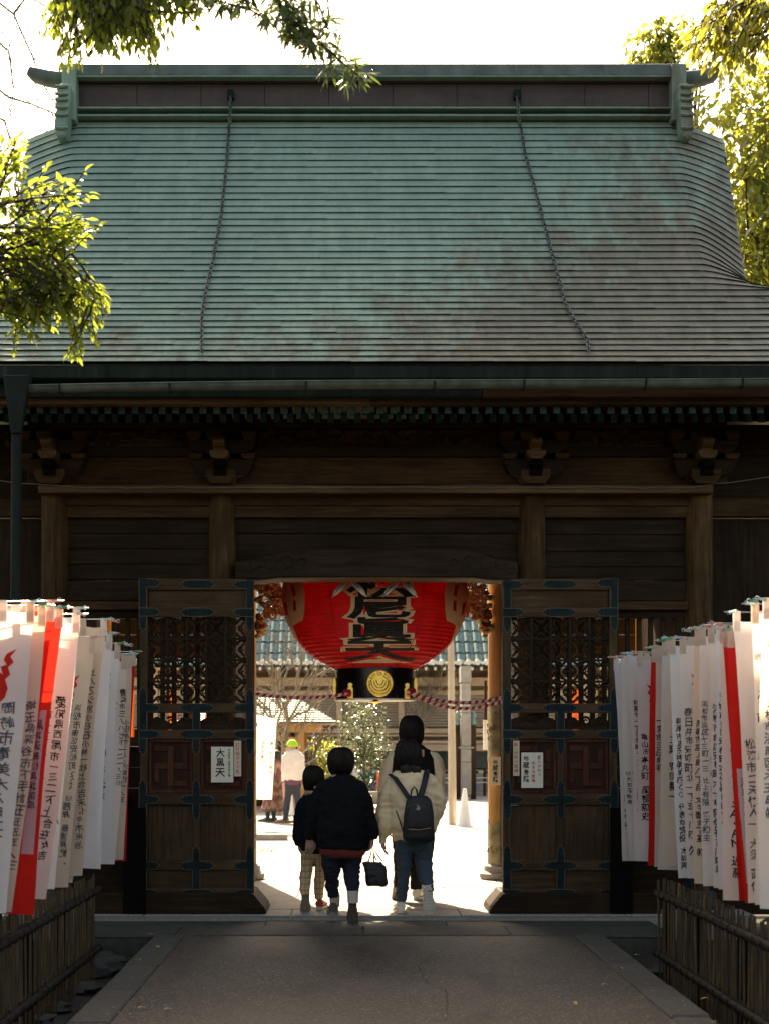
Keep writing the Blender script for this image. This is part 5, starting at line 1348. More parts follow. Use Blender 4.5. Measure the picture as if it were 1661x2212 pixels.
# the bag in her hand
zb_ = z-.02; hb = thing('handbag', W(810, 1917, zb_), 'small dark handbag hanging from the hand of the person in black', 'bag')
mb = loft(MB(), [(783,825,1866,.03),(786,834,1872,.05),(789,835,1890,.06),(790,838,1908,.058),(793,834,1914,.045)], zb_, 20, 3.4); loft(mb, [(782,826,1862,.03),(783,828,1868,.035)], zb_, 20, 3)
fuse(mb, 'pouch', M['bag_black'], hb, .009, 3, .005, (18,18,18), 4)
for dx in (0, 13):
    a, b = W(795+dx, 1864, zb_-.015+dx*.003), W(814+dx*.9, 1860, zb_-.015+dx*.003); t = W(804+dx*.15, 1831, zb_)
    MB().tube([a, a.lerp(t,.5)+Vector((.004,0,0)), t, b.lerp(t,.5)-Vector((.004,0,0)), b], .0058, 6).build('handle', M['bag_black'], hb, sm=60)
# --- boy in plaid trousers
z = 12.22
P2 = thing('person', (WX(676,z), z, .046), 'child in a dark navy jacket and tan plaid trousers walking on the left', 'person', 'people walking through the gate')
mb = MB(); head(mb, WX(678,z), z+.02, WZ(1657,z), .20)
loft(mb, [(665,692,1704,.05),(655,700,1722,.07),(654,700,1800,.08),(656,700,1845,.08)], z)
for pts in (((654,1728),(645,1775),(646,1822)), ((704,1728),(710,1775),(708,1822))): limb(mb, [(WM(a,b), .035-.009*i) for i, (a, b) in enumerate(pts)])
for x0, x1, x2, d in ((664,661,660,-.12),(692,691,690,.05)): limb(mb, [(WM(x0,1845), .05), (WM(x1,1885,d*.35), .038), (WM(x2,1928,d), .034)])
hand(mb, WM(647,1823), 1, .72, .5); hand(mb, WM(708,1823), -1, .72, .5)
fuse(mb, 'body', M['skin'], P2, .0055, 3)
mb = loft(MB(), [(668,696,1711,.06),(652,704,1722,.09),(647,706,1745,.11),(643,707,1790,.125),(648,706,1832,.115),(654,703,1842,.10)], z, 24)
loft(mb, [(656,668,1716,.02),(647,664,1726,.05),(640,661,1742,.058),(635,657,1765,.06),(632,655,1798,.058),(638,656,1826,.045)], z); loft(mb, [(694,704,1716,.02),(698,712,1726,.05),(700,719,1742,.058),(701,721,1765,.06),(702,720,1798,.055),(702,716,1826,.045)], z)
fuse(mb, 'jacket', M['navy_nylon'], P2, .011, 3, .010, (8,8,9), seed=5)
MB().tube([(WX(678,z)+.062*math.cos(t), z+.01+.07*math.sin(t), WZ(1710,z)+.008*math.sin(t)) for t in [k*math.pi/10 for k in range(21)]], .019, 8, cap=False).build('collar', M['sock'], P2, sm=180)
mb = loft(MB(), [(651,704,1830,.10),(650,704,1850,.10),(660,696,1860,.06)], z)
loft(mb, [(650,679,1850,.075),(651,676,1875,.068,-.02),(648,673,1893,.062,-.06),(649,672,1912,.06,-.10),(650,670,1929,.055,-.13)], z); loft(mb, [(680,704,1850,.075),(681,703,1880,.066),(679,702,1908,.062,.03),(679,699,1932,.056,.05),(681,698,1943,.05,.05)], z)
fuse(mb, 'trousers', M['plaid'], P2, .010, 3, .007, (16,16,22), 6)
shoe(P2, (WX(660,z-.15), z-.15, WZ(1929,z-.15)), .20, .088, pitch=-70, yaw=0, mat='canvas', sole='rubber')
shoe(P2, (WX(690,z), z-.01, .058), .20, .088, yaw=-12, mat='shoe_red', sole='rubber_white')
mb = bob(MB(), 655.5,700,1654.5,1710, z+.01, .10); fuse(mb, 'hair', M['hair'], P2, .008, 2, .005, (34,34,7), 7); strands(P2, 655.5,700,1654.5,1710, z+.01, .10, 340, 4, 2)
# --- tall man ahead
z = 13.0
P3 = thing('person', (WX(890,z), z, .046), 'tall person in a black vest over cream sleeves, ahead of the one with a backpack', 'person', 'people walking through the gate')
mb = MB(); head(mb, WX(888,z), z+.02, WZ(1548,z), .235)
loft(mb, [(872,906,1610,.06),(856,926,1630,.09),(852,932,1700,.11),(856,930,1800,.11),(856,930,1840,.11)], z)
for pts in (((842,1640),(833,1700),(833,1768)), ((942,1640),(948,1705),(943,1762))): limb(mb, [(WM(a,b), .05-.014*i) for i, (a, b) in enumerate(pts)])
for x0, x1, x2, d in ((868,866,860,-.16),(906,902,900,.05)): limb(mb, [(WM(x0,1840), .05), (WM(x1,1880,d*.35), .038), (WM(x2,1922,d), .04)])
hand(mb, WM(833,1772), 1, 1., .5); hand(mb, WM(943,1764), -1, 1., .5)
fuse(mb, 'body', M['skin'], P3, .006, 3)
mb = loft(MB(), [(868,908,1608,.07),(852,928,1620,.11),(843,941,1640,.14),(842,942,1700,.15),(845,940,1770,.145),(848,938,1834,.13)], z, 26)
fuse(mb, 'vest', M['black_cotton'], P3, .012, 3, .010, seed=8)
mb = loft(MB(), [(856,872,1619,.03),(842,866,1626,.065),(830,858,1641,.085),(820,850,1670,.085),(817,847,1700,.08),(818,846,1735,.072),(822,844,1768,.055)], z); fuse(mb, 'sleeve', M['cream'], P3, .011, 3, .012, seed=9)
mb = loft(MB(), [(912,926,1619,.03),(918,942,1626,.065),(926,955,1641,.085),(932,960,1670,.085),(934,960,1700,.08),(934,958,1735,.07),(935,952,1758,.05)], z); fuse(mb, 'sleeve', M['cream'], P3, .011, 3, .012, seed=10)
MB().box(WX(901,z), WX(914,z), z-.158, z-.15, WZ(1634,z), WZ(1619,z)).build('patch', M['piping'], P3)
mb = loft(MB(), [(850,936,1825,.125),(850,936,1845,.12),(862,924,1856,.08)], z)
loft(mb, [(849,890,1845,.10),(850,883,1875,.085,-.03),(850,874,1900,.07,-.10),(851,869,1915,.062,-.14)], z); loft(mb, [(886,936,1845,.10),(885,925,1875,.085),(886,917,1900,.075,.03),(886,912,1922,.07,.05)], z)
fuse(mb, 'trousers', M['black_cotton'], P3, .012, 3, .006, (14,14,16), 11)
shoe(P3, (WX(859,z-.15), z-.15, WZ(1908,z-.15)), .26, .10, pitch=-45, mat='canvas', sole='rubber')
shoe(P3, (WX(898,z), z-.02, .058), .27, .105, yaw=-22, mat='canvas_white', sole='rubber_white')
mb = bob(MB(), 863,913.5,1546,1612, z+.01, .112); fuse(mb, 'hair', M['hair'], P3, .009, 2, .005, (34,34,7), 12); strands(P3, 863,913.5,1546,1612, z+.01, .112, 420, 6, 3)
# --- young woman with a backpack
z = 11.96
P4 = thing('person', (WX(890,z), z, .046), 'person in a cream fleece and blue jeans wearing a small black backpack', 'person', 'people walking through the gate')
mb = MB(); head(mb, WX(882,z), z+.02, WZ(1599,z), .215)
loft(mb, [(868,898,1658,.055),(850,922,1680,.08),(848,926,1760,.10),(856,930,1830,.11)], z)
for pts in (((845,1690),(832,1750),(826,1812)), ((930,1690),(948,1735),(932,1790))): limb(mb, [(WM(a,b), .04-.011*i) for i, (a, b) in enumerate(pts)])
for x0, x1, x2, d in ((872,871,868,.05),(914,916,924,-.18)): limb(mb, [(WM(x0,1835), .05), (WM(x1,1880,d*.35), .038), (WM(x2,1930 if d < 0 else 1945,d), .038)])
hand(mb, WM(826,1813), 1, .88, .45); hand(mb, WM(932,1792,.05), -1, .88, .5)
fuse(mb, 'body', M['skin'], P4, .0055, 3)
mb = loft(MB(), [(866,900,1661,.07),(850,920,1667,.10),(838,934,1679,.13),(834,941,1708,.155),(836,940,1750,.165),(842,938,1788,.155),(850,935,1806,.135),(853,933,1816,.12)], z, 28)
loft(mb, [(852,872,1668,.03),(838,866,1675,.07),(829,860,1688,.085),(821,854,1705,.09),(814,849,1736,.09),(812,847,1766,.085),(815,849,1788,.08),(818,842,1802,.06),(819,833,1809,.04),(819,832,1822,.036)], z); loft(mb, [(900,918,1668,.03),(910,936,1675,.07),(917,948,1688,.085),(922,956,1703,.09),(931,965,1728,.09),(928,960,1750,.085,.02),(922,951,1775,.08,.05),(919,946,1794,.07,.07),(920,938,1806,.05,.08)], z)
fuse(mb, 'fleece', M['fleece'], P4, .012, 3, .015, (7,7,8), 13)
mb = loft(MB(), [(853,934,1806,.12),(853,934,1830,.115),(862,926,1842,.08)], z)
loft(mb, [(853,893,1832,.095),(856,889,1858,.085),(858,886,1880,.075),(858,883,1902,.068,.01),(856,880,1928,.06,.03),(857,878,1948,.055,.04)], z); loft(mb, [(892,934,1832,.095),(896,933,1858,.085),(900,932,1878,.078,-.05),(905,933,1900,.068,-.11),(914,934,1921,.06,-.18)], z)
fuse(mb, 'jeans', M['denim_blue'], P4, .010, 3, .010, (14,14,20), 14)
shoe(P4, (WX(866,z), z-.0, .058), .235, .095, yaw=6, mat='canvas_white', sole='rubber_white')
shoe(P4, (WX(925,z-.2), z-.22, WZ(1914,z-.2)), .24, .1, pitch=-74, roll=0, mat='canvas_white', sole='rubber_white').rotation_euler = (0, rad(-7), 0)
mb = bob(MB(), 853,909,1596.5,1669, z, .108)
for px, w_ in ((866,4),(873,6),(878,9),(884,5),(892,4),(899,3),(905,3)):
    limb(mb, [(W(px,1655,z-.09), .02), (W(px+1,1667,z-.10), .013), (W(px+2,1668+w_,z-.105), .004)], 6)
fuse(mb, 'hair', M['hair'], P4, .008, 2, .005, (36,36,5), 15); strands(P4, 853,909,1596.5,1670, z, .108, 480, 8, 4)
zb_ = z-.225; bp = thing('backpack', W(905,1820,zb_), 'small black backpack with tan piping on the back of the cream fleece', 'backpack')
mb = loft(MB(), [(885,922,1719,.035),(877,931,1728,.06),(873,935,1750,.08),(870,938,1785,.09),(869,940,1808,.085),(873,937,1820,.06)], zb_, 24, 3.2); fuse(mb, 'pack', M['bag_black'], bp, .010, 3, .003, seed=16)
mb = loft(MB(), [(884,926,1738,.02),(879,931,1748,.03),(878,932,1775,.035),(879,932,1789,.03)], zb_-.085, 20, 3.6); fuse(mb, 'pocket', M['bag_black'], bp, .008, 2, .002, seed=17)
y0 = zb_-.122
MB().tube([W(881,1791,y0), W(905,1792.5,y0-.006), W(930,1788.5,y0)], .0035, 6).build('piping', M['piping'], bp)
MB().tube([W(875+25*(1-math.cos(t))+0, 1752-15*math.sin(t), zb_-.112+.01*math.cos(t)**2) for t in [k*math.pi/14 for k in range(15)]], .0022, 5).build('zip', M['shoe_grey'], bp)
m = MB()
for i, (a, b, c) in enumerate(((899,904,1740),(901,907,1742.6),(899,907,1745),(899,907,1747),(899,905,1749))): m.box(WX(a,y0), WX(b,y0), y0-.003, y0+.002, WZ(c+.8,y0), WZ(c,y0))
m.build('label', M['rubber_white'], bp)
for pts in (((843,1673,.0),(852,1680,-.10),(866,1700,-.15),(882,1724,-.16)), ((921,1663,.0),(919,1672,-.10),(913,1695,-.15),(905,1721,-.16))):
    MB().tube([W(a,b,z)+Vector((0,d-.02,0)) for a, b, d in pts], [.026]*4, 8, flat=.35).build('strap', M['bag_black'], bp, sm=60)
MB().tube([W(886,1722,zb_-.01), W(889,1706,zb_-.03), W(894,1700,zb_-.035), W(899,1705,zb_-.03), W(902,1722,zb_-.01)], .0075, 6).build('grab_handle', M['bag_black'], bp, sm=60)
MB().tube([W(855,1751,zb_+.02), W(863,1772,zb_-.02), W(872,1803,zb_-.02)], .006, 6).build('side_strap', M['bag_black'], bp)
# --- people in the courtyard
z = 26.0
P5 = thing('person', (WX(632,z), z, .02), 'person in a bright green cap and off white jacket standing in the courtyard', 'person', 'people in the courtyard')
mb = MB(); hx = WX(630,z)
mb2 = MB(); head(mb2, 0, 0, WZ(1602,z), .215); mb.add([(hx-(y), z+x, zz) for x, y, zz in mb2.v], mb2.f)
loft(mb, [(622,644,1622,.07),(618,650,1640,.10),(618,648,1690,.10)], z); hand(mb, W(613,1694,z), 1); hand(mb, W(654,1690,z), -1)
for x0, x1 in ((619,617),(640,642)): limb(mb, [(W(x0,1690,z), .08), (W(x0,1735,z), .055), (W(x1,1772,z), .04)])
fuse(mb, 'body', M['skin'], P5, .010, 2)
mb = loft(MB(), [(624,643,1619,.08),(616,652,1626,.12),(613,656,1640,.14),(613,656,1670,.15),(614,652,1686,.13)], z); loft(mb, [(610,622,1632,.07),(608,620,1665,.07),(609,618,1688,.05)], z); loft(mb, [(648,658,1632,.07),(650,660,1662,.07),(648,658,1685,.05)], z)
fuse(mb, 'jacket', M['off_white'], P5, .016, 3, .008, seed=20)
loft(MB(), [(614,650,1684,.13),(615,649,1696,.12)], z).build('shirt', M['purple'], P5, sm=60)
mb = loft(MB(), [(614,650,1692,.12),(614,650,1710,.11),(620,644,1716,.07)], z); loft(mb, [(614,632,1710,.09),(613,627,1740,.08),(612,623,1772,.07)], z); loft(mb, [(633,650,1710,.09),(638,652,1740,.08),(642,653,1772,.07)], z)
fuse(mb, 'trousers', M['dark_slate'], P5, .016, 3, .007, seed=21)
for px in (618, 648): shoe(P5, (WX(px,z)+.06, z, .03), .27, .1, yaw=75, mat='shoe_tan', sole='rubber')
mb = MB().blob((WX(632,z), z, WZ(1612,z)), .115, .105, .13, 18); mb.v = [(x, y, max(zz, WZ(1613,z))) for x, y, zz in mb.v]
cap = mb.build('cap', M['cap_green'], P5, sm=180); 
MB().prism([(WX(622,z), z-.08), (WX(615,z), z-.06), (WX(613,z), z), (WX(615,z), z+.06), (WX(622,z), z+.08)], WZ(1613.5,z), WZ(1612.3,z), plane='xy').build('cap_brim', M['dark_slate'], cap)
z = 26.4
P6 = thing('person', (WX(588,z), z, .02), 'person with long dark hair in a long brown patterned coat beside the green cap', 'person', 'people in the courtyard')
mb = MB(); mb2 = MB(); head(mb2, 0, 0, WZ(1621,z), .205); hx = WX(594,z); mb.add([(hx-y, z+x, zz) for x, y, zz in mb2.v], mb2.f)
loft(mb, [(588,602,1640,.06),(584,606,1660,.09),(582,606,1740,.10)], z); hand(mb, W(580,1700,z), 1); hand(mb, W(610,1700,z), -1)
for x0 in (579, 592): limb(mb, [(W(x0,1740,z), .06), (W(x0,1772,z), .035)])
fuse(mb, 'body', M['teal_cloth'], P6, .010, 2)
mb = loft(MB(), [(588,602,1637,.08),(582,609,1645,.13),(578,613,1670,.16),(572,613,1715,.19),(564,613,1752,.21)], z); fuse(mb, 'coat', M['coat'], P6, .018, 3, .008, seed=22)
for px in (577, 592): shoe(P6, (WX(px,z)+.06, z, .03), .25, .1, yaw=70, mat='shoe_grey', sole='rubber')
mb = loft(MB(), [(591,603,1620,.05),(587,607,1625,.10),(587,608,1636,.10),(596,609,1644,.08),(599,610,1655,.06),(602,609,1664,.03)], z); fuse(mb, 'hair', M['hair'], P6, .012, 2, .004, seed=23)
# two people sitting far back by the shrubs
for x, zz_, mt, lb in ((768, 38., 'off_white', 'seated person in a pale jacket and teal shirt far back by the shrub'), (795, 37.5, 'teal_cloth', 'seated person in a dark teal coat far back by the shrub')):
    z = zz_; X = WX(x, z); P7 = thing('person', (X, z, -.02), lb, 'person', 'people sitting by the shrubs')
    mb = MB(); head(mb, X, z, 1.02, .22, -1); mb.tube([(X,z,.78),(X,z,.42)], [.14,.17], 12)
    for s in (-1, 1):
        limb(mb, [((X+s*.09,z,.42), .08), ((X+s*.11,z-.42,.45), .065), ((X+s*.12,z-.45,.02), .05)]); limb(mb, [((X+s*.19,z,.72), .05), ((X+s*.24,z-.12,.5), .042), ((X+s*.10,z-.30,.5), .035)]); hand(mb, (X+s*.09,z-.33,.52), -s, .9)
    fuse(mb, 'body', M['skin'], P7, .012, 2)
    mb = MB(); mb.tube([(X,z,.82),(X,z,.7),(X,z,.4)], [.10,.2,.22], 14)
    for s in (-1, 1): limb(mb, [((X+s*.19,z,.72), .07), ((X+s*.24,z-.12,.5), .06), ((X+s*.12,z-.28,.5), .05)])
    fuse(mb, 'jacket', M[mt], P7, .018, 3, .006)
    mb = MB()
    for s in (-1, 1): limb(mb, [((X+s*.09,z+.03,.40), .10), ((X+s*.11,z-.42,.46), .08), ((X+s*.12,z-.46,.06), .065)])
    fuse(mb, 'trousers', M['dark_slate'], P7, .018, 3)
    MB().blob((X, z+.01, .955), .095, .115, .10, 14).build('hair', M['hair'], P7, sm=180)
    tag(MB().box(X-.24, X+.24, z-.2, z+.2, -.02, .30).build('garden_bench', M['concrete'], bevel=.03), 'low stone bench under the seated person in the '+('pale jacket' if x < 780 else 'dark teal coat'), 'bench')
bpy.data.scenes.remove(TMP)
# ------------------------------------------------------------------ what stands in the courtyard
z = 42.; q = z/F
hall = thing('temple_hall', (0, z, -.02), 'long dark wooden hall with blue green tiled roof behind the courtyard', 'building')
ze = WZ(1438, z)
TM = MB(); n = 8     # a roll tile with its flat neighbour
for k in range(n):
    a0, a1 = math.pi*k/n, math.pi*(k+1)/n
    TM.add([(.075*math.cos(a0),0,.075*math.sin(a0)),(.075*math.cos(a1),0,.075*math.sin(a1)),(.068*math.cos(a1),.40,.02+.068*math.sin(a1)),(.068*math.cos(a0),.40,.02+.068*math.sin(a0))],[(0,1,2,3)])
TM.add([(-.19,.01,.045),(-.075,.0,.0),(-.075,.40,.02),(-.19,.40,.065)],[(0,1,2,3)]); TM.add([(-.075,.02,.075),(0,.0,.09),(.075,.02,.075)],[(0,1,2)])
TILE = TM.mesh('roof_tile', M['tile'], sm=60)
EM = MB(); EM.rings([[(.085*math.cos(2*math.pi*k/10), y, .085*math.sin(2*math.pi*k/10)) for k in range(10)] for y in (0,.06)]); EM.add([(-.2,0,-.03),(-.08,0,-.07),(-.08,0,.0),(-.2,0,.04),(-.2,.06,-.03),(-.08,.06,-.07),(-.08,.06,.0),(-.2,.06,.04)],[(0,1,2,3),(3,2,6,7),(7,6,5,4),(0,4,5,1)])
TEND = EM.mesh('eave_tile', M['tile_end'], sm=50)
hr = MB(); sl = .98
hr.add([(-16,z-1.3,ze-.06),(16,z-1.3,ze-.06),(16,z+5,ze-.06+6.3*sl),(-16,z+5,ze-.06+6.3*sl)],[(0,1,2,3)]); hr.add([(-16,z+5,ze-.06+6.3*sl),(16,z+5,ze-.06+6.3*sl),(16,z+11,ze),(-16,z+11,ze)],[(0,1,2,3)])
hroof = hr.build('roof', M['tile'], hall)
XS = [-15.9+.262*k for k in range(122)]; many = MB()
for x in XS:
    near = -3.4 < x < 4.4
    if near: inst('eave_tile', TEND, hroof, (x, z-1.36, ze+.02), rot=(rad(8),0,0))
    else: many.add([(v.co.x+x, v.co.y+z-1.36, v.co.z+ze+.02) for v in TEND.vertices], [tuple(p.vertices) for p in TEND.polygons])
    for j in range(14):
        y = z-1.3+j*.36; h = ze-.06+(y-z+1.3)*sl
        if near and j < 8: inst('roof_tile', TILE, hroof, (x+rnd.uniform(-.006,.006), y, h+.012), rot=(math.atan(sl),0,0))
        else: many.add([(v.co.x+x, y+v.co.y*.85, h+.012+v.co.z+v.co.y*sl*.85) for v in TILE.vertices], [tuple(p.vertices) for p in TILE.polygons])
tag(many.build('roof_tile', M['tile'], hroof, sm=60), kind='stuff')
M['hall_wood'] = wood('hall_wood', (.34,.245,.165), (.56,.43,.31), 'x', stain=.15)  # lightened: courtyard haze and glare put into the wood colour
for k in range(60):
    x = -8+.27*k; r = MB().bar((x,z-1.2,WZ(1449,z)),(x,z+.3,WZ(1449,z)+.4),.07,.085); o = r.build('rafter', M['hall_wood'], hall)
    if -3.6 < x < 4.4: MB().box(x-.036,x+.036,z-1.222,z-1.2,WZ(1449,z)-.045,WZ(1449,z)+.045).build('end_cap', M['plaster'], o)
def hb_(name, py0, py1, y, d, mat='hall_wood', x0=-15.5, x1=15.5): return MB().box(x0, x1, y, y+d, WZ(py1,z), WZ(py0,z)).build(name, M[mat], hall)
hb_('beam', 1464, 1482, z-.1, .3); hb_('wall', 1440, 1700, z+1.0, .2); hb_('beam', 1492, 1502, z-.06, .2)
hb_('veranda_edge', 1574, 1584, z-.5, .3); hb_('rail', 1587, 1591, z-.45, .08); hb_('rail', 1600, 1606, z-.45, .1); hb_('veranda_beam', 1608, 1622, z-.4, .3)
for k in range(-7, 10):
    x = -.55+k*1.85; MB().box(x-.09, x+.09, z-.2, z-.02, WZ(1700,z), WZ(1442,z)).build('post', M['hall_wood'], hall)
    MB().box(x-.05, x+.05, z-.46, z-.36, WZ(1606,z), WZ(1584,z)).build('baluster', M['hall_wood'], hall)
    for j in range(11):
        y0 = 1506+j*6.1; MB().obox(Matrix.Translation((x+.925, z-.10, WZ(y0,z))) @ Matrix.Rotation(rad(38),4,'X'), .83, .042, .008).build('slat', M['pole'], hall)
    MB().box(x+.1, x+1.75, z+.5, z+.54, WZ(1660,z), WZ(1624,z)).build('window_pane', M['glass'], hall)
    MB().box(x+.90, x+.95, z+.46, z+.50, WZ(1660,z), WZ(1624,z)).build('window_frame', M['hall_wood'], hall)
for k in range(40):
    x = -8+.41*k; MB().box(x, x+.395, z-.12, z+.4, WZ(1712,z), WZ(1662,z)+rnd.uniform(-.02,.02)).build('base_stone', M['concrete'], hall)
# square grey stone pillar with finials
z = 38.5
sp = thing('stone_pillar', (WX(1004,z), z, -.02), 'square grey stone pillar with a cap block in front of the hall', 'pillar')
def spb(nm, x0, x1, y0, y1, e=0): return MB().box(WX(x0,z), WX(x1,z), z-.3-e, z+.3+e, WZ(y1,z), WZ(y0,z)).build(nm, M['concrete'], sp, bevel=.015)
spb('cap_block', 993, 1015, 1440, 1475, .04); spb('shaft', 994, 1014, 1475.5, 1540); spb('shaft', 994, 1014.5, 1540.5, 1612); spb('collar', 988, 1021, 1613, 1617, .05); spb('shaft', 993, 1015, 1617.5, 1645, .02); spb('base', 993, 1015, 1645.5, 1717, .02)
for x in (987, 1021):
    X = WX(x, z); fn_ = thing('rail_post', (X, z-.1, -.02), 'wooden rail post with green bronze finial %s the stone pillar' % ('left of' if x < 1000 else 'right of'), 'post')
    MB().box(X-.07, X+.07, z-.17, z-.03, -.02, WZ(1566,z)).build('post', M['wood_z'], fn_)
    MB().lathe([(.075,0),(.075,.12),(.05,.14),(.05,.17),(.085,.2),(.09,.26),(.05,.33),(.015,.38)], (X, z-.1, WZ(1566,z)), 12).build('finial', M['tile'], fn_, sm=60)
# tall bare pole
z = 25.4
pl = MB().tube([W(977,1785,z), W(975.5,1600,z), W(973,1380,z), W(971,1180,z)], [.075,.068,.055,.045], 12).build('wooden_pole', M['pole'], sm=60)
tag(pl, 'tall pale bare wooden pole standing at the edge of the courtyard path', 'pole')
# traffic cones
def cone(px, py, z, h, mat, lb):
    t = thing('traffic_cone', (WX(px,z), z, -.0), lb, 'cone', 'traffic cones')
    MB().box(WX(px,z)-.18, WX(px,z)+.18, z-.18, z+.18, 0, .03).build('base', M[mat], t, bevel=.01)
    MB().lathe([(.14,.03),(.12,.05),(.035,h-.02),(.03,h)], (WX(px,z), z, 0), 18).build('body', M[mat], t, sm=40)
M['cone_red'] = plain('cone_red', (.75,.06,.025), .5, 0, .05); M['cone_white'] = plain('cone_white', (.72,.68,.64), .5, 0, .05)
cone(1005, 1712, 40.5, .70, 'cone_red', 'red traffic cone by the barrier in front of the hall')
cone(1003, 1785, 25.2, .70, 'cone_white', 'white traffic cone beside the tall pole')
cone(634, 1760, 29.4, .72, 'cone_white', 'white traffic cone behind the legs of the green capped person')
# striped barrier bar and ropes
z = 40.8; t = thing('barrier', (WX(1010,z), z, 0), 'yellow and black striped barrier bar with ropes on short posts', 'barrier')
x = WX(940,z); k = 0
while x < WX(1100,z):
    MB().tube([(x,z,WZ(1668,z)),(x+.14,z,WZ(1668,z))], .035, 8).build('stripe', M['peg_yellow'] if k % 2 else M['black'], t); x += .14; k += 1
for px in (940, 1046, 1100): MB().box(WX(px,z)-.04, WX(px,z)+.04, z+.03, z+.10, -.02, WZ(1660,z)).build('post', M['wood_red'], t)
for py in (1680, 1690): MB().tube([W(940,py,z), W(993,py+2,z), W(1046,py,z), W(1075,py+2,z), W(1100,py,z)], .014, 5).build('rope', M['plaster'], t)
z = 36.; t = thing('rope_fence', (WX(818,z), z, 0), 'low red post with slack white rope by the shrubs', 'fence')
MB().tube([(WX(818,z),z,-.02),(WX(818,z),z,WZ(1667,z))], .045, 8).build('post', M['cone_red'], t); MB().tube([W(818,1672,z), W(835,1690,z), W(860,1695,z), W(900,1690,z)], .012, 5).build('rope', M['plaster'], t)
# low stone edging walls round the planting
for (x0, x1, z_, h, lb) in ((735, 905, 35.5, .28, 'low stone edging wall in front of the shrubs'), (545, 612, 21.4, .10, 'pale kerb edging at the left of the courtyard path')):
    mb = thing('stone_edging', (WX(x0,z_), z_, -.02), lb, 'edging'); x = WX(x0, z_)
    while x < WX(x1, z_): MB().box(x+.005, x+.55, z_-.12, z_+.12, -.02, h+rnd.uniform(-.02,.02)).build('edging_stone', M['concrete'], mb, bevel=.015); x += .56
# tea kiosk with hipped ribbed roof
z = 33.; kx = WX(600, z)
kk = thing('kiosk', (kx, z, -.02), 'small wooden kiosk with hipped green ribbed roof at the left', 'kiosk')
xe, xr = WX(729,z), WX(640,z); ze_, zr_ = WZ(1563,z), WZ(1508,z)
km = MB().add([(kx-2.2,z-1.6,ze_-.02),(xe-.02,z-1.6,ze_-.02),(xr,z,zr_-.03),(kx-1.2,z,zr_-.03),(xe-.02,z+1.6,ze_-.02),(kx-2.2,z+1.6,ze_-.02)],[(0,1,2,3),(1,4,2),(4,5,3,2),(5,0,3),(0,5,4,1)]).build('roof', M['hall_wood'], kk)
M['kiosk_roof'] = plain('kiosk_metal_roof', (.20,.25,.21), .35, .2, .2, 6)
for j in range(11):
    a, b = j/11, (j+1)/11
    P_ = lambda s, e=0: ((lerp(kx-2.2,kx-1.2,s), z-1.6+1.6*s, lerp(ze_,zr_,s)+e), (lerp(xe,xr,s), z-1.6+1.6*s, lerp(ze_,zr_,s)+e))
    l0, r0 = P_(a, .03); l1, r1 = P_(b, .004)
    MB().add([l0, r0, r1, l1, (l0[0],l0[1],l0[2]-.02), (r0[0],r0[1],r0[2]-.02)], [(0,1,2,3),(0,4,5,1)]).build('roof_strip', M['kiosk_roof'], km)
for x in (WX(655,z), kx-1.8):
    for y in (z-1.2, z+1.2): MB().box(x-.07, x+.07, y-.07, y+.07, -.02, ze_).build('post', M['wood_honey'], kk)
MB().box(kx-1.9, WX(700,z), z-1.3, z-1.15, ze_-.22, ze_-.06).build('beam', M['wood_honey'], kk); MB().box(kx-1.9, WX(655,z), z-1.25, z-1.15, WZ(1601,z), WZ(1593,z)).build('beam', M['wood_honey'], kk)
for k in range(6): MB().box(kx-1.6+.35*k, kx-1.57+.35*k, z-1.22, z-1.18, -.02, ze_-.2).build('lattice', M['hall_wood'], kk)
MB().box(kx-1.8, WX(655,z), z+1.1, z+1.15, -.02, ze_-.1).build('back_wall', M['wood_x'], kk)
# white banner hanging on its own post in the courtyard
z = 24.; H = WZ(1543,z)-WZ(1727,z)
cb = thing('courtyard_banner', (WX(560,z), z, -.02), 'sunlit white banner with red writing hanging in the courtyard', 'banner')
def S2(u, v): return (lerp(WX(551,z), lerp(WX(598,z), WX(588,z), v), u), z+.03*math.sin(u*7+v*2), WZ(1543,z)-v*H-.06*u*(1-v)*1.4)
MB().grid(S2, 14, 20).build('cloth', M['banner'], cb, sm=180)
MB().tube([(WX(546,z),z+.03,-.02),(WX(546,z),z+.03,WZ(1530,z))], .02, 8).build('post', M['pole'], cb); MB().tube([(WX(546,z),z,WZ(1541,z)+.02),(WX(599,z),z,WZ(1543,z)-.05)], .008, 6).build('rod', M['pole'], cb)
for x0, tx in ((.19, '浜松市南区'), (.40, '豊川吒枳尼眞天')):
    column(tx, .085, lambda x, y: (lambda p: (p[0], p[1]-.006, p[2]))(S2(x/.42, y/H)), x0*.9, .42, jit=.1).build('lettering', M['ink_red'], cb)
# white board hanging near the right rear pillar
z = 18.5; wb = MB().box(WX(1043,z), WX(1053,z), z, z+.02, WZ(1620,z), WZ(1555,z)).build('hanging_board', M['plaster']); tag(wb, 'narrow white board hanging in sunlight beside the right rear pillar', 'board')
MB().tube([(WX(1048,z),z+.01,WZ(1555,z)),(WX(1048,z),z+.01,WZ(1470,z)),(WX(1075,z),z+.01,WZ(1470,z)),(WX(1090,z),z+.01,-.0)], .02, 6).build('stand', M['wood_z'], wb)
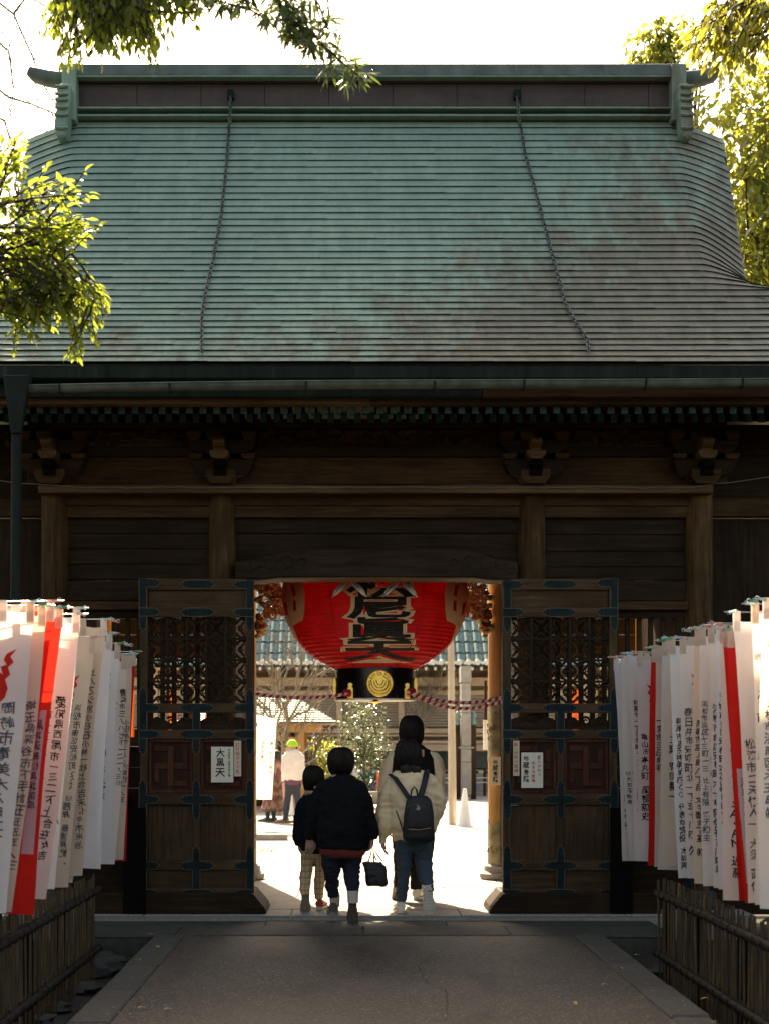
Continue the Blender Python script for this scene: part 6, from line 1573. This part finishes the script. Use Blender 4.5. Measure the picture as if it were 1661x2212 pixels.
# ------------------------------------------------------------------ trees
def leaf_mesh(name, mat, L=.06, w=.4, fold=.25, bend=.25, n=4):
    m = MB(); V = []
    for i in range(n+1):
        t = i/n; hw = w*L*.5*math.sin(math.pi*min(.999, max(.001, t))**.85); z_ = -bend*L*t*t
        V += [(t*L, -hw, z_+fold*hw), (t*L, 0, z_), (t*L, hw, z_+fold*hw)]
    m.v = V
    for i in range(n):
        for k in (0, 1): m.f.append((i*3+k, i*3+k+1, (i+1)*3+k+1, (i+1)*3+k)); m.m.append(0)
    return m.mesh(name, M[mat], sm=180)
LFS = {}
def leaves(parent, spots, lm, cap=300, name='leaf'):
    """spots: (point, direction, scale). The largest in view become parts, the rest one mass."""
    vs = [tuple(v.co) for v in lm.vertices]; fs = [tuple(p.vertices) for p in lm.polygons]
    def key(s):
        p = s[0]; px = CX+(p.x-CAMX)*F/p.y; py = CY-(p.z-CH)*F/p.y
        return (0 if -20 < px < 1680 and -20 < py < 2230 else 1, p.y/s[2])
    spots = sorted(spots, key=key); rest = MB()
    for i, (p, d, s) in enumerate(spots):
        X_ = d.normalized(); up = Vector((rnd.uniform(-.6,.6), rnd.uniform(-.9,.5), 1)); Y_ = up.cross(X_)
        if Y_.length < .05: Y_ = X_.orthogonal()
        Y_.normalize(); Z_ = X_.cross(Y_); R_ = Matrix((X_, Y_, Z_)).transposed()
        if i < cap: inst(name, lm, parent, p, rot=R_.to_euler(), scale=(s, s, s))
        else: rest.add([R_ @ (Vector(v)*s) + p for v in vs], fs)
    if rest.v: tag(rest.build(name, lm.materials[0], parent, sm=180), kind='stuff')
def twig(wood_mb, a, b, r0, r1, sag=0., k=5, jit_=.03):
    pts = []
    for i in range(k+1):
        t = i/k; p = a.lerp(b, t); p.z -= sag*math.sin(math.pi*t)*.5
        if 0 < i < k: p += Vector((rnd.uniform(-1,1), rnd.uniform(-1,1), rnd.uniform(-1,1)))*jit_*(b-a).length
        pts.append(p)
    wood_mb.tube(pts, [lerp(r0, r1, i/k) for i in range(k+1)], 6); return pts
def spray(wmb, spots, a, b, nleaf, s, droop=.4, sub=3, spread=.25, r=.008, sag=.0, lr=(.8,1.2)):
    """a leafy twig from a to b with alternating leaves along it and along side shoots"""
    pts = twig(wmb, a, b, r, r*.3, sag)
    dirn = (b-a).normalized(); L = (b-a).length
    shoots = [pts]
    for k in range(sub):
        t = rnd.uniform(.15, .9); p = pts[int(t*(len(pts)-1))]
        side = Vector((rnd.uniform(-1,1), rnd.uniform(-.8,.8), rnd.uniform(-.7,.5))); d = (dirn*.7+side*.8).normalized()
        shoots.append(twig(wmb, p, p+d*L*rnd.uniform(.25,.5)*(1-.4*t)+Vector((0,0,-droop*.05)), r*.5, r*.2, 0, 4))
    for sh in shoots:
        d0 = (sh[-1]-sh[0]); n_ = max(3, int(nleaf*d0.length/max(L,.01)))
        for i in range(n_):
            t = (i+.6)/n_; f = t*(len(sh)-1); j = min(int(f), len(sh)-2); p = sh[j].lerp(sh[j+1], f-j)
            d = (sh[j+1]-sh[j]).normalized(); sd = d.cross(Vector((rnd.uniform(-.3,.3), rnd.uniform(-.5,.5), 1))).normalized()*(1 if i % 2 else -1)
            spots.append((p.copy(), d*.75+sd*.8+Vector((0,rnd.uniform(-.4,.4),-droop*rnd.uniform(.3,1.2))), s*rnd.uniform(*lr)*rnd.choice((.7,.9,1.,1.,1.15))))
        spots.append((sh[-1].copy(), d0.normalized()+Vector((0,0,-.2*droop)), s*1.1))
LF_E = leaf_mesh('leaf', 'leaf', .055, .42); LF_P = leaf_mesh('leaf', 'leaf_dark', .115, .15, .1, .12); LF_F = leaf_mesh('leaf', 'leaf_far', .095, .6, .2, .3, 2); LF_G = leaf_mesh('leaf', 'leaf_gold', .075, .40); LF_C = leaf_mesh('leaf', 'leaf_camellia', .075, .42)
# (1) evergreen at the left whose branches reach into the picture
ev = thing('evergreen_tree', (-5.2, 8.2, -.16), 'evergreen tree at the left with backlit yellow green leaves in front of the roof', 'tree', 'trees overhanging the path')
wm = MB(); spots = []
twig(wm, Vector((-5.2,8.2,-.16)), Vector((-4.8,8.2,7.5)), .19, .09, 0, 8, .008)
b1 = twig(wm, Vector((-5.0,8.2,2.6)), W(-120,620,7.6), .06, .035, 0, 6, .02); b2 = twig(wm, W(-120,620,7.6), W(60,560,7.5), .03, .012, 0, 5, .02)
b3 = twig(wm, W(-120,620,7.6), W(90,690,7.4), .025, .010, 0, 5, .02); b4 = twig(wm, Vector((-5.0,8.2,4.4)), W(-40,430,7.9), .04, .012, 0, 6, .02)
def fill(region, zr, n, s, base, length, droop=.35, nl=9, sub=3, lr=(.75,1.2), out=(0,0)):
    """leafy sprays whose tips are spread over a patch seen at px/py, growing away from base"""
    for _ in range(n):
        while True:
            x0, y0, x1, y1 = rnd.choice(region); px, py = rnd.uniform(x0, x1), rnd.uniform(y0, y1); break
        z_ = rnd.uniform(*zr); tip = W(px, py, z_); bb = W(base[0], base[1], z_+rnd.uniform(-.2,.2)); d = (tip-bb).normalized()
        d = (d + Vector((rnd.uniform(-.5,.5)+out[0], rnd.uniform(-.4,.4), rnd.uniform(-.5,.4)+out[1]))).normalized(); L = length*rnd.uniform(.7,1.3)
        spray(wm, spots, tip-d*L, tip, nl, s, droop, sub, lr=lr)
fill([(-40,500,120,700),(-40,440,150,560),(40,560,190,680)], (7.1,7.9), 56, 1.0, (-120,640), .34)
fill([(120,400,215,500),(150,470,215,520),(60,360,200,420),(-20,290,60,340)], (7.0,7.5), 40, 1.0, (-60,600), .38, nl=11)
fill([(150,590,215,700),(190,625,235,660),(120,640,215,700),(0,620,130,705)], (7.0,7.6), 38, 1.0, (-40,520), .36)
fill([(150,690,180,790),(0,640,60,720)], (7.2,7.4), 14, .9, (150,640), .26, .8)
fill([(-420,200,-40,900)], (7.0,8.8), 95, 1.25, (-500,600), .5, nl=10); fill([(-700,-300,-60,300)], (7.2,9.2), 60, 1.3, (-700,200), .6, nl=10)
wm.build('trunk', M['bark'], ev, sm=60); leaves(ev, spots, LF_E)
# (2) dense foliage hanging into the top left corner
ov = thing('overhanging_tree', (-4.9, 5.4, -.16), 'dense dark tree with drooping foliage at the top left corner', 'tree', 'trees overhanging the path')
wm = MB(); spots = []
twig(wm, Vector((-4.9,5.4,-.16)), Vector((-4.0,6.2,6.4)), .2, .09, 0, 7, .01); twig(wm, Vector((-4.0,6.2,6.4)), W(250,-60,7.8), .07, .03, -.4, 6, .01); twig(wm, W(250,-60,7.8), W(440,-30,7.6), .03, .01, 0, 5, .02)
fill([(90,-80,430,40),(95,-20,300,80),(150,20,340,100)], (7.3,8.4), 150, .98, (250,-260), .36, .7, nl=10)
fill([(110,90,170,160),(205,60,270,110),(330,60,372,125),(420,-20,468,25)], (7.3,7.8), 30, .9, (240,-120), .33, .8)
fill([(-300,-420,600,-90)], (6.5,9), 60, 1.3, (200,-600), .55, .6, nl=10)
wm.build('trunk', M['bark'], ov, sm=60); leaves(ov, spots, LF_E)
# (3) slender-leaved branch at the top centre
pd = thing('podocarpus_tree', (-3.9, 4.9, -.16), 'thin branches of long narrow dark leaves at the top centre', 'tree', 'trees overhanging the path')
wm = MB(); spots = []
twig(wm, Vector((-3.9,4.9,-.16)), Vector((-3.4,5.6,6.6)), .13, .06, 0, 6, .01); twig(wm, Vector((-3.4,5.6,6.6)), W(560,-90,7.0), .05, .018, -.3, 6, .01)
def tuft(px, py, z_, n_, s=1.0):
    c = W(px, py, z_)
    for k in range(n_): spots.append((c+Vector((rnd.uniform(-.01,.01),)*3), Vector((rnd.uniform(-1,1), rnd.uniform(-1,.6), rnd.uniform(-1.1,.5))), s*rnd.uniform(.55,1.1)))
for path_ in ([(560,-90),(600,-20),(650,40),(690,90),(740,135),(775,165)], [(560,-90),(640,-40),(690,10),(705,60)], [(560,-90),(520,-30),(540,20),(580,45)], [(600,-20),(610,30),(622,60)], [(540,20),(480,5),(440,-10)], [(650,40),(655,70),(670,100)], [(650,40),(625,70)]):
    pp = [W(a, b, 7.0) for a, b in path_]; wm.tube(pp, [.009-.006*i/len(pp) for i in range(len(pp))], 5)
    for (a, b), (c, d) in zip(path_, path_[1:]):
        for k in range(6): t = rnd.random(); tuft(lerp(a,c,t)+rnd.uniform(-18,18), lerp(b,d,t)+rnd.uniform(-14,14), 7.0+rnd.uniform(-.2,.2), 9)
    tuft(*path_[-1], 7.0, 14)
for px, py in ((770,150),(745,155),(790,160),(480,10),(335,125),(700,150),(715,110),(640,80)): tuft(px, py, 7.0, 11, .95)
wm.build('trunk', M['bark'], pd, sm=60); leaves(pd, spots, LF_P)
# (4) top right: gold lit branch in front
gt = thing('golden_tree', (4.6, 6.8, -.16), 'tree with yellowing sunlit leaves hanging into the top right corner', 'tree', 'trees overhanging the path')
wm = MB(); spots = []
twig(wm, Vector((4.6,6.8,-.16)), Vector((4.1,7.2,6.6)), .17, .08, 0, 7, .01); twig(wm, Vector((4.1,7.2,6.6)), W(1640,20,8.6), .05, .02, -.2, 5, .01); twig(wm, W(1640,20,8.6), W(1500,60,8.6), .02, .006, 0, 5, .02)
fill([(1500,0,1690,60),(1560,20,1690,110),(1470,60,1570,110),(1500,90,1600,150)], (8.2,8.9), 46, 1.0, (1720,-60), .36, .8, nl=9)
fill([(1700,-300,2000,300)], (8,9.5), 40, 1.3, (2000,-100), .55, .6)
wm.build('trunk', M['bark'], gt, sm=60); leaves(gt, spots, LF_G)
# (5) trees beyond the gate on the right
def crown(name, base, cen, rad3, n, s, lb, lm, trunk_r=.16, cat='tree', grp='trees beyond the gate', nl=4, barkm='bark', clump=.5, limbs=9):
    t = thing(name, base, lb, cat, grp); w_ = MB(); sp = []; base, cen = Vector(base), Vector(cen)
    top = twig(w_, base, cen+Vector((0,0,-rad3[2]*.2)), trunk_r, trunk_r*.45, 0, 7, .02)
    for i in range(limbs):
        d = Vector((rnd.uniform(-1,1), rnd.uniform(-1,1), rnd.uniform(-.6,1))).normalized()
        e = cen+Vector((d.x*rad3[0], d.y*rad3[1], d.z*rad3[2]))*rnd.uniform(.55,.95); twig(w_, top[rnd.randint(4,7)], e, trunk_r*.35, .012, 0, 6, .05)
    cl = [Vector((rnd.gauss(0,.45), rnd.gauss(0,.45), rnd.gauss(0,.45))) for _ in range(int(n/28)+1)]
    for i in range(n):
        c = rnd.choice(cl); d = c+Vector((rnd.gauss(0,1), rnd.gauss(0,1), rnd.gauss(0,1)))*clump*.32
        if d.length > 1.15: continue
        p = cen+Vector((d.x*rad3[0], d.y*rad3[1], d.z*rad3[2]))
        sp.append((p, Vector((rnd.uniform(-1,1), rnd.uniform(-1,1), rnd.uniform(-1,.3))), s*rnd.uniform(.7,1.3)))
    w_.build('trunk', M[barkm], t, sm=60); leaves(t, sp, lm); return t
crown('broadleaf_tree', (6.9,20,-.02), (6.35,20,8.9), (1.75,1.6,3.3), 20000, 1.6, 'sunlit yellow green tree nearest the right end of the roof', LF_F)
crown('broadleaf_tree', (9.3,25,-.02), (9.6,25,9.5), (3.0,2.2,4.4), 20000, 2.0, 'broad sunlit tree farther back at the right edge', LF_F, .22)
crown('broadleaf_tree', (7.6,19,-.02), (7.5,19,5.6), (1.7,1.4,1.7), 8000, 1.5, 'low spreading tree with a bent limb beside the right eave', LF_F, .15)
crown('broadleaf_tree', (-8.4,20,-.02), (-6.1,19.5,13.1), (1.25,1.2,1.15), 3600, 1.6, 'added tall tree leaning in to shade the left end of the roof', LF_F)  # crown added above the view to keep sun off the lower left roof
crown('broadleaf_tree', (6.2,21,-.02), (4.55,21,11.9), (.62,.6,.5), 1500, 1.3, 'small treetop showing just above the right end of the ridge', LF_F, .1)
# hedges added behind the banners to keep skylight off fences and path
for sg in (-1, 1):
    hm = MB(); lv = [tuple(v.co) for v in LF_E.vertices]; lf = [tuple(p.vertices) for p in LF_E.polygons]
    for k in range(9000):
        x = sg*rnd.uniform(3.15, 3.9); y = rnd.uniform(2.5, 11.4); z_ = rnd.uniform(-.16, 2.35)
        if rnd.random() < .25: x = sg*3.15
        R_ = Euler((rnd.uniform(0,6.3), rnd.uniform(0,6.3), rnd.uniform(0,6.3))).to_matrix()
        hm.add([R_ @ (Vector(v)*1.9) + Vector((x+.12*sg*math.sin(y*3+z_*2), y, z_)) for v in lv], lf)
    hg = thing('hedge', (sg*3.5, 7, -.16), 'added dark hedge keeping skylight off the %s bamboo fence' % ('left' if sg < 0 else 'right'), 'hedge', 'hedges added outside the fences')
    tag(hm.build('leaf', M['leaf_dark'], hg), kind='stuff')
    for y in (3.5, 5.5, 7.5, 9.5, 11.): MB().tube([(sg*3.5, y, -.16), (sg*3.5, y, 1.9)], .03, 6).build('stem', M['bark'], hg)
# bare trees
def bare(name, base, tips, r, lb, droopy=False, depth=3):
    t = thing(name, base, lb, 'tree', 'bare trees'); w_ = MB(); base = Vector(base)
    def grow(a, d, L, r_, lev):
        b = a+d*L; pts = twig(w_, a, b, r_, r_*.55, 0, 5, .06)
        if lev == 0: return
        for k in range(rnd.randint(3,4)):
            f = rnd.uniform(.35, 1); p = pts[int(f*(len(pts)-1))]; nd = (d + Vector((rnd.uniform(-1,1), rnd.uniform(-1,1), rnd.uniform(-.5 if not droopy else -1.2,.8 if not droopy else .3)))*.85).normalized()
            grow(p, nd, L*rnd.uniform(.5,.75), r_*.5, lev-1)
    for tip, rr in tips:
        tip = Vector(tip); grow(base.lerp(tip, 0), (tip-base).normalized(), (tip-base).length, rr, depth)
    w_.build('branches', M['bark_pale'], t, sm=60); return t
z = 29.
bare('bare_tree', W(604,1765,z), [(W(622,1560,z), .07), (W(575,1500,z), .04)], .1, 'pale leafless tree spreading its twigs in front of the hall', depth=3)
bare('bare_tree', W(622,1560,z), [(W(648,1395,z), .042), (W(720,1490,z), .03), (W(585,1430,z), .028), (W(690,1440,z), .028)], .1, 'leafless upper boughs of a pale tree just above the kiosk roof', depth=3)
z = 34.
bare('bare_tree', W(668,1700,z), [(W(670,1635,z), .12), (W(650,1590,z), .07), (W(700,1585,z), .06)], .1, 'stout forked leafless trunk behind the round bush', depth=2)
bare('bare_tree', W(880,1700,41), [(W(890,1500,41), .05), (W(930,1480,41), .04)], .1, 'faint leafless twigs in front of the right part of the hall', depth=3)
z = 17.5
bt = bare('bare_tree', (-6.2,17.5,-.02), [((-5.3,17.5,6.2), .14)], .1, 'leafless tree with drooping twigs in the sky at the left', depth=1)
w_ = MB()
for path_ in ([(-60,-40),(30,30),(70,120),(92,180),(128,235)], [(-60,150),(20,210),(70,225),(130,250)], [(-60,230),(10,260),(30,320),(50,400)], [(30,30),(60,-10),(110,20)], [(-40,60),(20,110),(30,190)], [(-60,330),(0,360),(25,430)]):
    pp = [W(a, b, z) for a, b in path_]; w_.tube(pp, [.017-.011*i/len(pp) for i in range(len(pp))], 6)
    for (a, b), (c, d) in zip(path_, path_[1:]):
        for k in range(5):
            t = rnd.random(); p = W(lerp(a,c,t), lerp(b,d,t), z); e = p+Vector((rnd.uniform(-.25,.35), rnd.uniform(-.3,.3), rnd.uniform(-.9,-.25)))
            pts = twig(w_, p, e, .0045, .002, .0, 5, .05)
            for j in range(4): p2 = pts[rnd.randint(1,4)]; twig(w_, p2, p2+Vector((rnd.uniform(-.15,.15), 0, rnd.uniform(-.3,-.05))), .004, .002, 0, 3, .05)
w_.tube([Vector((-6.0,17.5,3.)), W(-60,230,z), W(-60,-40,z)], [.1,.06,.03], 8)
w_.build('branches', M['bark_pale'], bt, sm=60)
# shrubs in the courtyard
crown('shrub', W(700,1715,35), W(697,1650,35), (.55,.5,.68), 1500, 1.0, 'round yellow green bush behind the person in black', LF_F, .05, 'shrub', 'shrubs in the courtyard', clump=1.1, limbs=5)
crown('shrub', W(680,1700,33), W(675,1690,33), (.42,.4,.22), 700, 1.0, 'low pale bush between the child and the person in black', LF_F, .04, 'shrub', 'shrubs in the courtyard', clump=1.1, limbs=4)
crown('camellia', W(790,1720,34), W(785,1600,34), (.62,.6,1.25), 2400, 1.05, 'tall thin glossy leaved shrub left of the tall person', LF_C, .045, 'shrub', 'shrubs in the courtyard', clump=.7, limbs=12)
crown('shrub', W(580,1860,19.2), W(577,1848,19.2), (.32,.35,.10), 380, .8, 'mossy low planting at the left kerb of the path', LF_F, .02, 'plant', 'shrubs in the courtyard', clump=1.2, limbs=3)
# wood on the skyline far behind, mostly hidden by the hall
wd = MB()
for k in range(4200):
    x = rnd.uniform(-45, 45); h = 3+4*mnoise.noise(Vector((x*.13, 2, 0))); p = Vector((x, 62+rnd.uniform(-3,3), rnd.uniform(0, max(1, h)))); d = Vector((rnd.uniform(-1,1), rnd.uniform(-1,1), rnd.uniform(-1,1)))*.5
    wd.add([p-d, p+d.cross(Vector((0,0,1)))*.5, p+d, p-d.cross(Vector((0,0,1)))*.5], [(0,1,2,3)])
tag(wd.build('far_wood', M['leaf_far']), kind='stuff')
